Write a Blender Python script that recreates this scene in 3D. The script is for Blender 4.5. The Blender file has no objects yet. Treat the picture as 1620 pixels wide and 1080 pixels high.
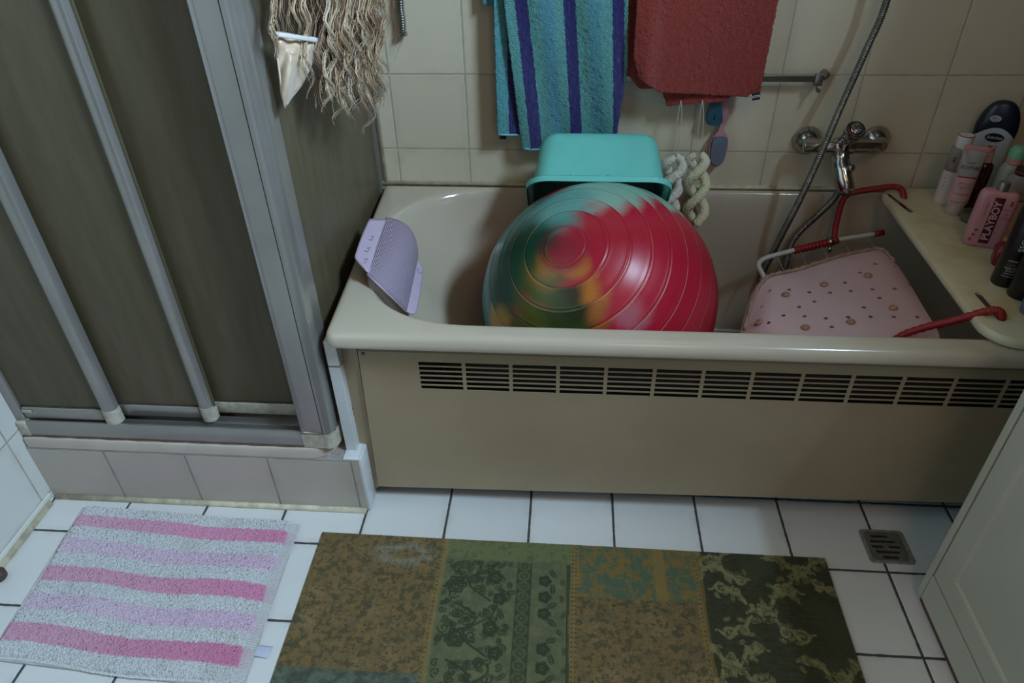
import bpy, bmesh, math, random
import numpy as np
from mathutils import Vector, Matrix, noise as mnoise
random.seed(7); RNG = np.random.default_rng(7)
PI = math.pi
scene = bpy.context.scene
COL = scene.collection

# ---------------------------------------------------------------- camera
FPX = 1125.48
PITCH, ROLL, YAW = 0.937460313, -0.0234435574, 0.0880143093
CAM = Vector((0.472013588, -1.87392528, 1.35992643))
ROT = Matrix.Rotation(YAW, 3, 'Z') @ Matrix.Rotation(PITCH, 3, 'X') @ Matrix.Rotation(ROLL, 3, 'Z')
cd = bpy.data.cameras.new('camera'); cam = bpy.data.objects.new('camera', cd); COL.objects.link(cam)
cd.sensor_width = 36; cd.sensor_fit = 'HORIZONTAL'; cd.lens = FPX * 36 / 1620; cd.clip_start = 0.02; cd.clip_end = 50
M = ROT.to_4x4(); M.translation = CAM; cam.matrix_world = M
scene.camera = cam

def at(px, py, axis, val):
    """surveying helper: where the sight line of a photo point meets a plane x/y/z = val"""
    d = ROT @ Vector(((px - 810) / FPX, -(py - 540) / FPX, -1))
    i = 'xyz'.index(axis)
    return CAM + d * ((val - CAM[i]) / d[i])

# ---------------------------------------------------------------- materials
def lin(c):
    if isinstance(c, str):
        c = [int(c[i:i+2], 16) / 255 for i in (1, 3, 5)]
        return tuple(x / 12.92 if x <= .04045 else ((x + .055) / 1.055) ** 2.4 for x in c) + (1,)
    return tuple(c) + (1,) if len(c) == 3 else tuple(c)

class NT:
    def __init__(s, name):
        s.m = bpy.data.materials.new(name); s.m.use_nodes = True
        s.t = s.m.node_tree; s.n = s.t.nodes; s.l = s.t.links
        s.b = s.n['Principled BSDF']
        s._c = None
    def node(s, ty, **kw):
        x = s.n.new(ty)
        for k, v in kw.items(): setattr(x, k, v)
        return x
    def put(s, sock, v):
        if v is None: return
        if isinstance(v, bpy.types.NodeSocket): s.l.new(v, sock)
        else: sock.default_value = v
    def coords(s):
        if not s._c: s._c = s.node('ShaderNodeTexCoord')
        return s._c.outputs['Object']
    def math(s, op, a, b=None, c=None, clamp=False):
        x = s.node('ShaderNodeMath', operation=op); x.use_clamp = clamp
        s.put(x.inputs[0], a); s.put(x.inputs[1], b)
        if c is not None: s.put(x.inputs[2], c)
        return x.outputs[0]
    def vmath(s, op, a, b=None):
        x = s.node('ShaderNodeVectorMath', operation=op); s.put(x.inputs[0], a); s.put(x.inputs[1], b)
        return x
    def noise(s, scale, detail=3, rough=.55, vec=None, dist=0):
        x = s.node('ShaderNodeTexNoise'); x.inputs['Scale'].default_value = scale
        x.inputs['Detail'].default_value = detail; x.inputs['Roughness'].default_value = rough
        x.inputs['Distortion'].default_value = dist
        s.l.new(vec if vec is not None else s.coords(), x.inputs['Vector']); return x.outputs['Fac']
    def voro(s, scale, vec=None, feature='F1', out='Distance'):
        x = s.node('ShaderNodeTexVoronoi', feature=feature); x.inputs['Scale'].default_value = scale
        s.l.new(vec if vec is not None else s.coords(), x.inputs['Vector']); return x.outputs[out]
    def scale(s, v):
        x = s.node('ShaderNodeMapping'); s.l.new(s.coords(), x.inputs['Vector']); x.inputs['Scale'].default_value = v
        return x.outputs[0]
    def step(s, v, a, b, lo=0., hi=1.):
        x = s.node('ShaderNodeMapRange'); x.interpolation_type = 'SMOOTHSTEP'
        s.put(x.inputs[0], v)
        for i, q in zip((1, 2, 3, 4), (a, b, lo, hi)): s.put(x.inputs[i], q)
        return x.outputs[0]
    def mix(s, f, a, b, mode='MIX'):
        x = s.node('ShaderNodeMix', data_type='RGBA', blend_type=mode)
        s.put(x.inputs[0], f); s.put(x.inputs[6], lin(a) if isinstance(a, (str, tuple)) else a)
        s.put(x.inputs[7], lin(b) if isinstance(b, (str, tuple)) else b); return x.outputs[2]
    def sep(s):
        x = s.node('ShaderNodeSeparateXYZ'); s.l.new(s.coords(), x.inputs[0]); return x.outputs
    def bump(s, h, strength=.3, dist=.002):
        x = s.node('ShaderNodeBump'); x.inputs['Strength'].default_value = strength
        x.inputs['Distance'].default_value = dist; s.l.new(h, x.inputs['Height'])
        s.l.new(x.outputs[0], s.b.inputs['Normal'])
    def attr(s, name):
        return s.node('ShaderNodeAttribute', attribute_name=name)
    def done(s, color=None, rough=None, metal=None, **kw):
        if color is not None: s.put(s.b.inputs['Base Color'], lin(color) if isinstance(color, (str, tuple)) else color)
        if rough is not None: s.put(s.b.inputs['Roughness'], rough)
        if metal is not None: s.b.inputs['Metallic'].default_value = metal
        for k, v in kw.items(): s.put(s.b.inputs[k.replace('_', ' ')], v)
        return s.m

_mc = {}
def plain(name, color, rough=.45, metal=0., var=.08, vscale=18, bump=0, bscale=300, **kw):
    if name in _mc: return _mc[name]
    t = NT(name); c = lin(color)
    f = t.step(t.noise(vscale, 4), .3, .7)
    dk = tuple(x * (1 - var) for x in c[:3]); lt = tuple(min(1, x * (1 + var)) for x in c[:3])
    col = t.mix(f, dk, lt)
    if bump: t.bump(t.noise(bscale, 2), bump, .001)
    _mc[name] = t.done(col, rough, metal, **kw); return _mc[name]

def tile_mat(name, ax, o, size, c1, c2, grout, w, rough=.28, stain='#8a8270', gd=.75):
    t = NT(name); S = t.sep()
    def line(i, org):
        f = t.math('FRACT', t.math('DIVIDE', t.math('SUBTRACT', S[i], org), size))
        return t.math('MULTIPLY', t.math('MINIMUM', f, t.math('SUBTRACT', 1., f)), size)
    a, b = line(ax[0], o[0]), line(ax[1], o[1])
    d = t.math('MINIMUM', a, b)
    wob = t.math('MULTIPLY', t.math('SUBTRACT', t.noise(60, 2), .5), w * .5)
    g = t.step(t.math('ADD', d, wob), w * .42, w * .62, 1, 0)
    cell = t.node('ShaderNodeTexWhiteNoise', noise_dimensions='2D')
    cb = t.node('ShaderNodeCombineXYZ')
    for k in (0, 1):
        t.l.new(t.math('FLOOR', t.math('DIVIDE', t.math('SUBTRACT', S[ax[k]], o[k]), size)), cb.inputs[k])
    t.l.new(cb.outputs[0], cell.inputs['Vector'])
    base = t.mix(t.math('MULTIPLY', cell.outputs[0], .7), c1, c2)
    base = t.mix(t.step(t.noise(9, 5, .65), .35, .75, 0, .35), base, c2)
    base = t.mix(t.step(t.noise(23, 6, .7), .62, .8, 0, .25), base, stain)
    near = t.step(d, 0, .025, .22, 0)
    base = t.mix(t.math('MULTIPLY', near, t.step(t.noise(14, 3), .4, .7)), base, stain)
    spots = t.step(t.noise(160, 1), .79, .81, 0, .5)
    base = t.mix(spots, base, '#6b6250')
    gc = t.mix(t.step(t.noise(30, 3), .35, .65), grout, tuple(x * gd for x in lin(grout)[:3]))
    col = t.mix(g, base, gc)
    h = t.math('SUBTRACT', t.math('MULTIPLY', t.noise(5, 2), .12), t.step(d, w * .3, w * 1.1, 1, 0))
    t.bump(h, .5, .0016)
    return t.done(col, t.math('ADD', t.math('MULTIPLY', g, .5), t.math('ADD', rough, t.math('MULTIPLY', t.noise(7, 3), .12))))

# ---------------------------------------------------------------- mesh helpers
def obj(name, bm, m, parent=None, smooth=True, loc=None, auto=None):
    me = bpy.data.meshes.new(name)
    if isinstance(bm, bmesh.types.BMesh):
        bmesh.ops.recalc_face_normals(bm, faces=bm.faces); bm.to_mesh(me); bm.free()
    else:
        me.from_pydata([tuple(v) for v in bm[0]], [], bm[1])
    o = bpy.data.objects.new(name, me); COL.objects.link(o)
    for x in (m if isinstance(m, (list, tuple)) else [m]): me.materials.append(x)
    if smooth:
        me.polygons.foreach_set('use_smooth', [True] * len(me.polygons))
        if auto: me.set_sharp_from_angle(angle=math.radians(auto))
    if parent: o.parent = parent
    if loc: o.location = loc
    return o
def tag(o, label=None, cat=None, group=None, kind=None):
    for k, v in (('label', label), ('category', cat), ('group', group), ('kind', kind)):
        if v: o[k] = v
    return o
def thing(name, label, cat, loc=(0, 0, 0), rz=0, group=None):
    o = bpy.data.objects.new(name, None); COL.objects.link(o)
    o.location = loc; o.rotation_euler = (0, 0, rz); o.empty_display_size = .05
    return tag(o, label, cat, group)
def struct(name, bm, m, **kw):
    return tag(obj(name, bm, m, **kw), kind='structure')
def add_box(bm, x0, x1, y0, y1, z0, z1, bev=0, seg=2, mat=0):
    vs = [bm.verts.new((x, y, z)) for z in (z0, z1) for y in (y0, y1) for x in (x0, x1)]
    fs = [bm.faces.new([vs[i] for i in q]) for q in ((0, 2, 3, 1), (4, 5, 7, 6), (0, 1, 5, 4), (2, 6, 7, 3), (0, 4, 6, 2), (1, 3, 7, 5))]
    for f in fs: f.material_index = mat
    if bev:
        es = list({e for f in fs for e in f.edges})
        bmesh.ops.bevel(bm, geom=es, offset=bev, segments=seg, profile=.5, affect='EDGES', clamp_overlap=True)
    return bm
def box(x0, x1, y0, y1, z0, z1, bev=0, seg=2):
    return add_box(bmesh.new(), x0, x1, y0, y1, z0, z1, bev, seg)
def smooth_path(pts, n=8, closed=False):
    P = [Vector(p) for p in pts]; out = []; m = len(P)
    for i in range(m if closed else m - 1):
        p0 = P[(i - 1) % m] if closed or i > 0 else P[0] * 2 - P[1]
        p1, p2 = P[i], P[(i + 1) % m]
        p3 = P[(i + 2) % m] if closed or i + 2 < m else p2 * 2 - p1
        for k in range(n):
            t = k / n
            out.append(.5 * ((2 * p1) + (p2 - p0) * t + (2 * p0 - 5 * p1 + 4 * p2 - p3) * t * t + (3 * p1 - p0 - 3 * p2 + p3) * t ** 3))
    if not closed: out.append(P[-1])
    return out
def add_tube(bm, pts, r, seg=12, closed=False, caps=True, mat=0, flat=1.):
    pts = [Vector(p) for p in pts]; n = len(pts); rings = []
    up = None
    for i, p in enumerate(pts):
        a = pts[i - 1] if (i > 0 or closed) else p; b = pts[(i + 1) % n] if (i < n - 1 or closed) else p
        t = (b - a)
        if t.length < 1e-9: t = Vector((0, 0, 1))
        t.normalize()
        if up is None:
            up = Vector((0, 0, 1)) if abs(t.z) < .9 else Vector((1, 0, 0))
        u = up - t * up.dot(t)
        if u.length < 1e-6: u = t.orthogonal()
        u.normalize(); up = u; w = t.cross(u)
        rr = r(i / max(1, n - 1)) if callable(r) else (r[i] if hasattr(r, '__len__') else r)
        rings.append([bm.verts.new(p + u * (rr * math.cos(2 * PI * k / seg)) + w * (rr * flat * math.sin(2 * PI * k / seg))) for k in range(seg)])
    for i in range(n if closed else n - 1):
        A, B = rings[i], rings[(i + 1) % n]
        for k in range(seg):
            f = bm.faces.new((A[k], A[(k + 1) % seg], B[(k + 1) % seg], B[k])); f.material_index = mat
    if caps and not closed:
        for R in (rings[0][::-1], rings[-1]):
            f = bm.faces.new(R); f.material_index = mat
    return bm
def tube(pts, r, seg=12, **kw): return add_tube(bmesh.new(), pts, r, seg, **kw)
def add_lathe(bm, prof, seg=32, sx=1, sy=1, mat=None, mtx=None, mats=None):
    rings = []
    mtx = mtx or Matrix.Identity(4)
    for (r, z) in prof:
        if r < 1e-6: rings.append([bm.verts.new(mtx @ Vector((0, 0, z)))])
        else: rings.append([bm.verts.new(mtx @ Vector((r * sx * math.cos(2 * PI * k / seg), r * sy * math.sin(2 * PI * k / seg), z))) for k in range(seg)])
    for i in range(len(prof) - 1):
        A, B = rings[i], rings[i + 1]
        for k in range(seg):
            k2 = (k + 1) % seg
            q = [A[k % len(A)], A[k2 % len(A)], B[k2 % len(B)], B[k % len(B)]]
            q2 = []
            for v in q:
                if v not in q2: q2.append(v)
            if len(q2) > 2:
                f = bm.faces.new(q2)
                if mats: f.material_index = mats[i]
    for R in (rings[0][::-1], rings[-1]):
        if len(R) > 2: bm.faces.new(R)
    return bm
def lathe(prof, seg=32, **kw): return add_lathe(bmesh.new(), prof, seg, **kw)
def grid(fn, nu, nv, closed_u=False):
    vs = []; fs = []
    for j in range(nv + 1):
        for i in range(nu + (0 if closed_u else 1)): vs.append(fn(i / nu, j / nv))
    w = nu + (0 if closed_u else 1)
    for j in range(nv):
        for i in range(nu):
            a = j * w + i; b = j * w + (i + 1) % w
            fs.append((a, b, b + w, a + w))
    return vs, fs
def rrect(x0, x1, y0, y1, rad, K=8, S=6):
    """rounded rectangle loop, same vertex count always; rad: one radius or (x,y) pairs per corner, ccw from x1,y1"""
    if not hasattr(rad, '__len__'): rad = [(rad, rad)] * 4
    cs = ((x1, y1, 1, 1), (x0, y1, -1, 1), (x0, y0, -1, -1), (x1, y0, 1, -1)); pts = []; arcs = []
    for n, (cx, cy, sx, sy) in enumerate(cs):
        rx, ry = rad[n]; ox, oy = cx - sx * rx, cy - sy * ry
        a0 = n * PI / 2
        arcs.append([(ox + rx * math.cos(a0 + PI / 2 * k / K), oy + ry * math.sin(a0 + PI / 2 * k / K)) for k in range(K + 1)])
    for n in range(4):
        pts += arcs[n]; a = arcs[n][-1]; b = arcs[(n + 1) % 4][0]
        for k in range(1, S): pts.append((a[0] + (b[0] - a[0]) * k / S, a[1] + (b[1] - a[1]) * k / S))
    return pts
def loft(loops, cap0=False, cap1=False):
    vs = [v for L in loops for v in L]; n = len(loops[0]); fs = []
    for j in range(len(loops) - 1):
        for i in range(n): fs.append((j*n+i, j*n+(i+1) % n, (j+1)*n+(i+1) % n, (j+1)*n+i))
    if cap0: fs.append(tuple(range(n))[::-1])
    if cap1: fs.append(tuple((len(loops)-1)*n+i for i in range(n)))
    return vs, fs
def mod(o, ty, **kw):
    m = o.modifiers.new(ty.lower(), ty)
    for k, v in kw.items(): setattr(m, k, v)
    return m
def bake(o):
    dg = bpy.context.evaluated_depsgraph_get(); dg.update()
    me = bpy.data.meshes.new_from_object(o.evaluated_get(dg)); o.modifiers.clear(); o.data = me
    return o
def cut(o, bm, solver='EXACT'):
    me = bpy.data.meshes.new('cutter'); bmesh.ops.recalc_face_normals(bm, faces=bm.faces); bm.to_mesh(me); bm.free()
    c = bpy.data.objects.new('cutter', me); COL.objects.link(c); c.parent = o.parent; c.location = o.location
    mod(o, 'BOOLEAN', operation='DIFFERENCE', object=c, solver=solver)
    bake(o); bpy.data.objects.remove(c); bpy.data.meshes.remove(me)
    return o
def text(name, s, size, m, parent, o, xd, yd, depth=.0004, bold=0., wrap=0, sxy=(1, 1), shear=0., align='CENTER'):
    cu = bpy.data.curves.new(name, 'FONT'); cu.body = s; cu.size = size; cu.align_x = align; cu.align_y = 'CENTER'
    cu.offset = bold; cu.resolution_u = 3; cu.shear = shear
    t = bpy.data.objects.new('tmp', cu); COL.objects.link(t)
    dg = bpy.context.evaluated_depsgraph_get(); dg.update()
    me = bpy.data.meshes.new_from_object(t.evaluated_get(dg)); bpy.data.objects.remove(t)
    O = Vector(o); X = Vector(xd).normalized(); Y = Vector(yd).normalized(); N = X.cross(Y)
    for v in me.vertices:
        x, y = v.co.x * sxy[0], v.co.y * sxy[1]
        if wrap:
            a = x / wrap; p = O + X * (wrap * math.sin(a)) + Y * y + N * (wrap * (math.cos(a) - 1) + depth)
        else: p = O + X * x + Y * y + N * depth
        v.co = p
    me.name = name; me.materials.clear(); me.materials.append(m)
    x = bpy.data.objects.new(name, me); COL.objects.link(x); x.parent = parent
    return x
def inv_parent(o, p):
    o.parent = p; o.matrix_parent_inverse = p.matrix_basis.inverted(); return o

# ---------------------------------------------------------------- the room
XL, XR, YF, ZC = -.80, 1.67, -2.75, 3.15
m_floor = tile_mat('floor_tiles', (0, 1), (.0055, -.8494), .2, '#e6e5e0', '#d8d7d2', '#4d4d4a', .0056)
m_wall = tile_mat('cream_wall_tiles', (0, 2), (0, .6302), .2, '#d8ccb2', '#cdc1a3', '#bab29c', .0034, rough=.25)
m_wall_l = tile_mat('pale_wall_tiles', (1, 2), (-.780, .2215), .2, '#d2d2ca', '#c8c8c0', '#aaa596', .0036, rough=.25)
m_curb = tile_mat('curb_tiles', (0, 2), (-.009, -.03), .2, '#c2b6a9', '#b7ab9e', '#9b948b', .0040, rough=.3)
m_plaster = plain('bounce_wall_tone', '#3f2f1e', .8, var=.04)  # unseen walls and ceiling, toned dark and warm to steer bounce light
m_white = plain('white_paint', '#dcdad2', .4, var=.03)
m_silicone = plain('silicone_bead', '#c9bfa3', .5, var=.22, vscale=40)
struct('floor', box(XL - .05, XR + .05, YF, .05, -.05, 0), m_floor, smooth=False)
struct('wall_back', box(XL - .05, XR + .05, 0, .06, -.05, ZC), m_wall, smooth=False)
struct('wall_left', box(XL - .06, XL, YF, 0, -.05, ZC), m_wall_l, smooth=False)
bm = bmesh.new(); DX0, DX1, DZ = .62, 1.42, 2.0  # unseen doorway, added as an opening for light from behind
add_box(bm, XL - .06, DX0, YF - .06, YF, -.05, ZC); add_box(bm, DX1, XR + .06, YF - .06, YF, -.05, ZC); add_box(bm, DX0, DX1, YF - .06, YF, DZ, ZC)
struct('wall_front', bm, m_plaster, smooth=False)
bm = bmesh.new()
for a in ((DX0 - .06, DX0 + .01, 0, DZ - .01), (DX1 - .01, DX1 + .06, 0, DZ - .01), (DX0 - .06, DX1 + .06, DZ - .01, DZ + .06)): add_box(bm, a[0], a[1], YF - .07, YF + .015, a[2], a[3], .003)
struct('added_doorway', bm, m_white)
struct('ceiling', box(XL - .06, XR + .06, YF - .06, .06, ZC, ZC + .06), m_plaster, smooth=False)
WY0, WY1, WZ0, WZ1 = -2.0, -1.15, 2.1, 2.95          # high window in the right wall
bm = bmesh.new()
TW = .27
add_box(bm, XR, XR + TW, YF, WY0, -.05, ZC); add_box(bm, XR, XR + TW, WY1, .05, -.05, ZC)
add_box(bm, XR, XR + TW, WY0, WY1, -.05, WZ0); add_box(bm, XR, XR + TW, WY0, WY1, WZ1, ZC)
struct('wall_right', bm, m_plaster, smooth=False)
bm = bmesh.new()
for a in ((WY0, WY0 + .04, WZ0, WZ1), (WY1 - .04, WY1, WZ0, WZ1), (WY0 + .04, WY1 - .04, WZ0, WZ0 + .04), (WY0 + .04, WY1 - .04, WZ1 - .04, WZ1)):
    add_box(bm, XR + TW - .06, XR + TW - .01, *a, bev=.004)
struct('window_1', bm, m_white)
bm = bmesh.new()
add_tube(bm, [(XL + .004, -.77, .004), (XL + .004, YF, .004)], .011, 8)
struct('baseboard_left', bm, m_silicone)
struct('trim_1', box(XL, XL + .006, YF + .02, -.7555, .011, .026, .002), m_white)
struct('trim_2', tube([(XL + .01, -.747, .003), (.006, -.747, .003)], .0085, 8), m_silicone)
struct('trim_3', tube([(-.055, -.003, .530), (1.66, -.003, .530)], .006, 8), m_silicone)
struct('trim_4', tube([(-.0425, -.003, .53), (-.0425, -.003, 2.0)], .0055, 8), m_silicone)

# ---------------------------------------------------------------- shower
m_alu = NT('anodised_aluminium'); m_alu = m_alu.done(m_alu.mix(m_alu.step(m_alu.noise(6, 3), .3, .7), '#95918a', '#9f9b94'), .27, .55)
t = NT('grey_textured_acrylic')
st = t.noise(1, 4, .6, vec=t.scale((130, 130, 22)))
t.bump(t.math('ADD', st, t.math('MULTIPLY', t.noise(260, 2), .4)), .22, .0015)
m_acryl = t.done(t.mix(t.step(t.noise(1, 3, vec=t.scale((40, 40, 5))), .3, .7), '#5f563e', '#695f4a'), .38, Transmission_Weight=.22, IOR=1.35)
m_cap = plain('aged_cream_plastic', '#b5af9c', .5, var=.18, vscale=60)
m_tray = plain('enamelled_tray', '#c2b4a6', .3, var=.05)
m_rust = plain('grime_line', '#6d5038', .8, var=.4, vscale=90)
m_dark = plain('painted_gap_dark', '#201f1c', .7)  # dark colour laid in for the shade behind vents and drain grate

cu = bmesh.new(); add_box(cu, XL, .010, -.745, -.66, 0, .172, .0015)
tag(obj('tiled_curb', cu, m_curb, smooth=False), 'low beige tiled curb under the shower doors, standing on the white floor', 'tiled curb')
cb = bpy.data.objects['tiled_curb']
obj('edge_tile', box(.0095, .0165, -.745, -.665, .004, .176, .0012), plain('pale_tile_edge', '#d4d6d4', .3), cb)['label'] = 'pale tile strip closing the right end of the curb'
obj('top_tile', box(-.027, .0095, -.744, -.672, .172, .1765, .001), plain('pale_tile_edge', '#d4d6d4', .3), cb)['label'] = 'pale tile piece on top of the right end of the curb'
tag(obj('tiled_upstand', box(-.0255, .0, -.715, -.672, .176, .490, .001), tile_mat('upstand_tiles', (0, 2), (-.1, .425), .27, '#d6d8d6', '#c9cbc8', '#8b8470', .004), smooth=False),
    'narrow pale tiled upstand between shower post and beige bath strip', 'tiled upstand')

# tray: rounded lip sitting on the curb
def tl(d, z, r=.062): return [(x, y, z) for x, y in rrect(XL + max(0, d), -.046 - d, -.7445 + d, -.02 - d, [(.01, .01), (.01, .01), (.01, .01), (r - d, r - d)])]
o = obj('shower_tray', loft([tl(0, .1735), tl(0, .196), tl(.002, .2005), tl(.008, .203), tl(.058, .203, .10), tl(.075, .12, .11), tl(.12, .09, .15)], cap1=True), m_tray, auto=40)
tag(o, 'grey enamelled shower tray whose lip lies on the tiled curb', 'shower tray')

sh = thing('shower_enclosure', 'aluminium corner shower enclosure with grey textured sliding doors, left of the bathtub', 'shower enclosure', (-.4, -.7, .203))
def sp(name, bm, m, parent=None, **kw):
    o = obj(name, bm, m, None, **kw); P = parent or sh
    o.parent = P
    # keep world-space mesh coordinates under a moved root
    w = Vector((0, 0, 0)); q = P
    while q: w += q.location; q = q.parent
    o.location = -w
    return o
H = 1.98
# bottom rail with stepped profile (Y,Z) extruded along X
def extr_x(prof, x0, x1):
    n = len(prof); vs = [(x0, y, z) for y, z in prof] + [(x1, y, z) for y, z in prof]
    fs = [(i, (i+1) % n, n+(i+1) % n, n+i) for i in range(n)] + [tuple(range(n))[::-1], tuple(range(n, 2*n))]
    b = bmesh.new(); V = [b.verts.new(v) for v in vs]
    for f in fs: b.faces.new([V[i] for i in f])
    return b
rail = [(-.736, .204), (-.7375, .212), (-.7365, .240), (-.733, .2475), (-.7285, .2475), (-.7265, .243), (-.7265, .222), (-.704, .222), (-.704, .236), (-.701, .236), (-.701, .222), (-.682, .222), (-.682, .236), (-.679, .236), (-.679, .222), (-.66, .222), (-.66, .246), (-.655, .246), (-.655, .204)]
sp('bottom_rail', extr_x(rail, -.776, -.110), m_alu, auto=35)
# corner post: rounded L profile
def extr_z(prof, z0, z1):
    n = len(prof); b = bmesh.new(); V = [b.verts.new((x, y, z)) for z in (z0, z1) for x, y in prof]
    for i in range(n): b.faces.new((V[i], V[(i+1) % n], V[n+(i+1) % n], V[n+i]))
    b.faces.new(V[:n][::-1]); b.faces.new(V[n:]); return b
post = [(-.113, -.722), (-.114, -.734), (-.111, -.738), (-.108, -.7365), (-.1065, -.733), (-.100, -.7335), (-.085, -.736), (-.070, -.7375), (-.0635, -.7375), (-.0625, -.735), (-.061, -.7385), (-.055, -.740), (-.048, -.7375), (-.041, -.731), (-.037, -.722), (-.0355, -.712), (-.0375, -.70), (-.0375, -.665), (-.06, -.665), (-.06, -.712)]
sp('corner_post', extr_z(post, .246, H), m_alu, auto=30)
blk = [(-.113, -.722), (-.113, -.7385), (-.064, -.7395), (-.064, -.7385), (-.0625, -.7395), (-.054, -.741), (-.045, -.737), (-.037, -.728), (-.034, -.715), (-.0345, -.668), (-.06, -.668), (-.06, -.71)]
sp('corner_block', extr_z(blk, .204, .248), m_cap, auto=30)['label'] = 'grubby cream plastic corner block'
sp('grime_seam', tube([(-.113, -.7385, .247), (-.063, -.7395, .2485), (-.05, -.739, .248), (-.036, -.722, .249)], .0011, 6), m_rust)['label'] = 'rusty brown line above the corner block'
sp('wall_profile', box(XL, -.778, -.730, -.665, .204, H, .004), m_alu)
sp('wall_block', box(XL + .001, -.774, -.7385, -.675, .204, .246, .003), m_cap)['label'] = 'grey plastic end block at the left wall'
# rust line under the rail
sp('rail_seam', tube([(x, -.738 + .0008 * math.sin(x * 90), .2045) for x in np.linspace(-.795, -.115, 30)], .0013, 6), m_rust)['label'] = 'brown grime line along the rail'
m_wet = plain('grimy_rubber', '#3c3a31', .6, var=.4, vscale=70)
for k, (x0, x1, y, sx0, sx1) in enumerate(((-.779, -.56, -.7185, -.581, -.544), (-.585, -.32, -.6975, -.357, -.324), (-.36, -.095, -.6765, None, None))):
    door = sp('sliding_door', box(x0, x1, y - .0025, y + .0025, .285, H, 0), m_acryl, smooth=False)
    cx1 = (sx0 - .001) if sx0 else x1
    sp('door_rail', box(x0 + (.002 if k == 0 else .0), cx1, y - .0075, y + .0065, .250, .284, .004), m_alu if k < 2 else m_cap, door)
    sp('gasket', tube([(x, y - .004, .2848 + .0006 * math.sin(x * 70)) for x in np.linspace(x0 + .003, cx1, 24)], .0016, 6), m_wet, door)
    if sx0:
        w = sx1 - sx0; cx = (sx0 + sx1) / 2
        pr = [(cx + w / 2 * math.cos(a), y - .0015 - .014 * math.sin(a)) for a in np.linspace(0, PI, 12)] + [(sx0, y + .0075), (sx1, y + .0075)]
        sp('stile', extr_z(pr, .286, H), m_alu, door, auto=40)
        prc = [(cx + (w / 2 + .001) * math.cos(a), y - .001 - .0155 * math.sin(a)) for a in np.linspace(0, PI, 10)] + [(sx0 - .001, y + .008), (sx1 + .001, y + .008)]
        sp('end_cap', extr_z(prc, .247, .287), m_cap, door, auto=40)['label'] = 'stained cream end cap under the stile'
sp('guide_lug', box(-.776, -.752, -.728, -.7265, .268, .278, .0008), m_cap)
# side panel along the tub
def slant_box(p0, p1, th, z0, z1):
    (xa, ya), (xb, yb) = p0, p1; b = bmesh.new()
    V = [b.verts.new((x + s * th / 2, y, z)) for z in (z0, z1) for (x, y, s) in ((xa, ya, -1), (xb, yb, -1), (xb, yb, 1), (xa, ya, 1))]
    for q in ((3, 2, 1, 0), (4, 5, 6, 7), (0, 1, 5, 4), (1, 2, 6, 5), (2, 3, 7, 6), (3, 0, 4, 7)): b.faces.new([V[i] for i in q])
    return b
sp('side_pane', slant_box((-.060, -.022), (-.049, -.70), .005, .225, H), m_acryl, smooth=False)
sp('pane_profile', slant_box((-.060, -.002), (-.060, -.024), .018, .225, H), m_alu, smooth=False)
sp('side_rail', slant_box((-.0615, -.024), (-.052, -.667), .018, .204, .24), m_alu, smooth=False)
sp('top_rail', box(XL, -.04, -.738, -.66, H, H + .04, .003), m_alu)
sp('side_top_rail', slant_box((-.060, -.002), (-.05, -.66), .03, H, H + .04), m_alu, smooth=False)

# ---------------------------------------------------------------- bathtub
m_enamel = NT('beige_enamel'); m_enamel = m_enamel.done(m_enamel.mix(m_enamel.step(m_enamel.noise(3, 4), .3, .7), '#bcae98', '#c5b8a3'), .16, Coat_Weight=.3, Coat_Roughness=.08)
def outer(d, z):
    P = rrect(-.03 + d, 1.66 - d, -.745 + d, -.004 - d, [(.006, .006), (.006, .006), (.028, .028), (.006, .006)], 8, 12)
    return [(x - (.019 - (-y / .745) * .036 if x < .5 else 0), y, z) for x, y in P]
def inner(x0, x1, y0, y1, rl, rr, z):
    P = rrect(x0, x1, y0, y1, [rr, rl, rl, rr], 8, 12); return [(x, y, z) for x, y in P]
ZR = .528
loops = [outer(.012, .492), outer(.003, .494), outer(.0, .499), outer(.0, .512), outer(.003, .5215), outer(.009, .5265), outer(.016, ZR),
         inner(.005, 1.632, -.697, -.024, (.25, .24), (.1, .1), ZR), inner(.010, 1.630, -.692, -.028, (.25, .24), (.1, .1), .5265), inner(.016, 1.628, -.6875, -.032, (.25, .24), (.1, .1), .522),
         inner(.024, 1.626, -.6835, -.035, (.25, .24), (.1, .1), .51), inner(.055, 1.622, -.680, -.039, (.25, .24), (.1, .1), .45),
         inner(.12, 1.615, -.674, -.047, (.25, .24), (.11, .11), .36), inner(.19, 1.605, -.666, -.056, (.24, .22), (.12, .12), .26),
         inner(.26, 1.59, -.650, -.072, (.22, .2), (.12, .12), .17), inner(.32, 1.56, -.62, -.10, (.2, .18), (.12, .12), .115),
         inner(.40, 1.51, -.56, -.16, (.15, .14), (.1, .1), .094), inner(.5, 1.4, -.48, -.24, (.1, .1), (.08, .08), .09)]
o = obj('bathtub', loft(loops, cap1=True), [m_enamel, m_dark], auto=None)
mod(o, 'SOLIDIFY', thickness=.0025, offset=-1, material_offset=1, material_offset_rim=0)  # dark outer coat, coloured so the vent openings look deep in shade
mod(o, 'SUBSURF', levels=1, render_levels=1)
tag(o, 'beige enamelled bathtub set along the cream tiled wall', 'bathtub')

m_panel = NT('beige_lacquered_panel'); m_panel.bump(m_panel.noise(500, 2), .05, .0005)
m_panel = m_panel.done(m_panel.mix(m_panel.step(m_panel.noise(4, 5), .3, .75), '#a39073', '#ab997a'), .42)
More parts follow.
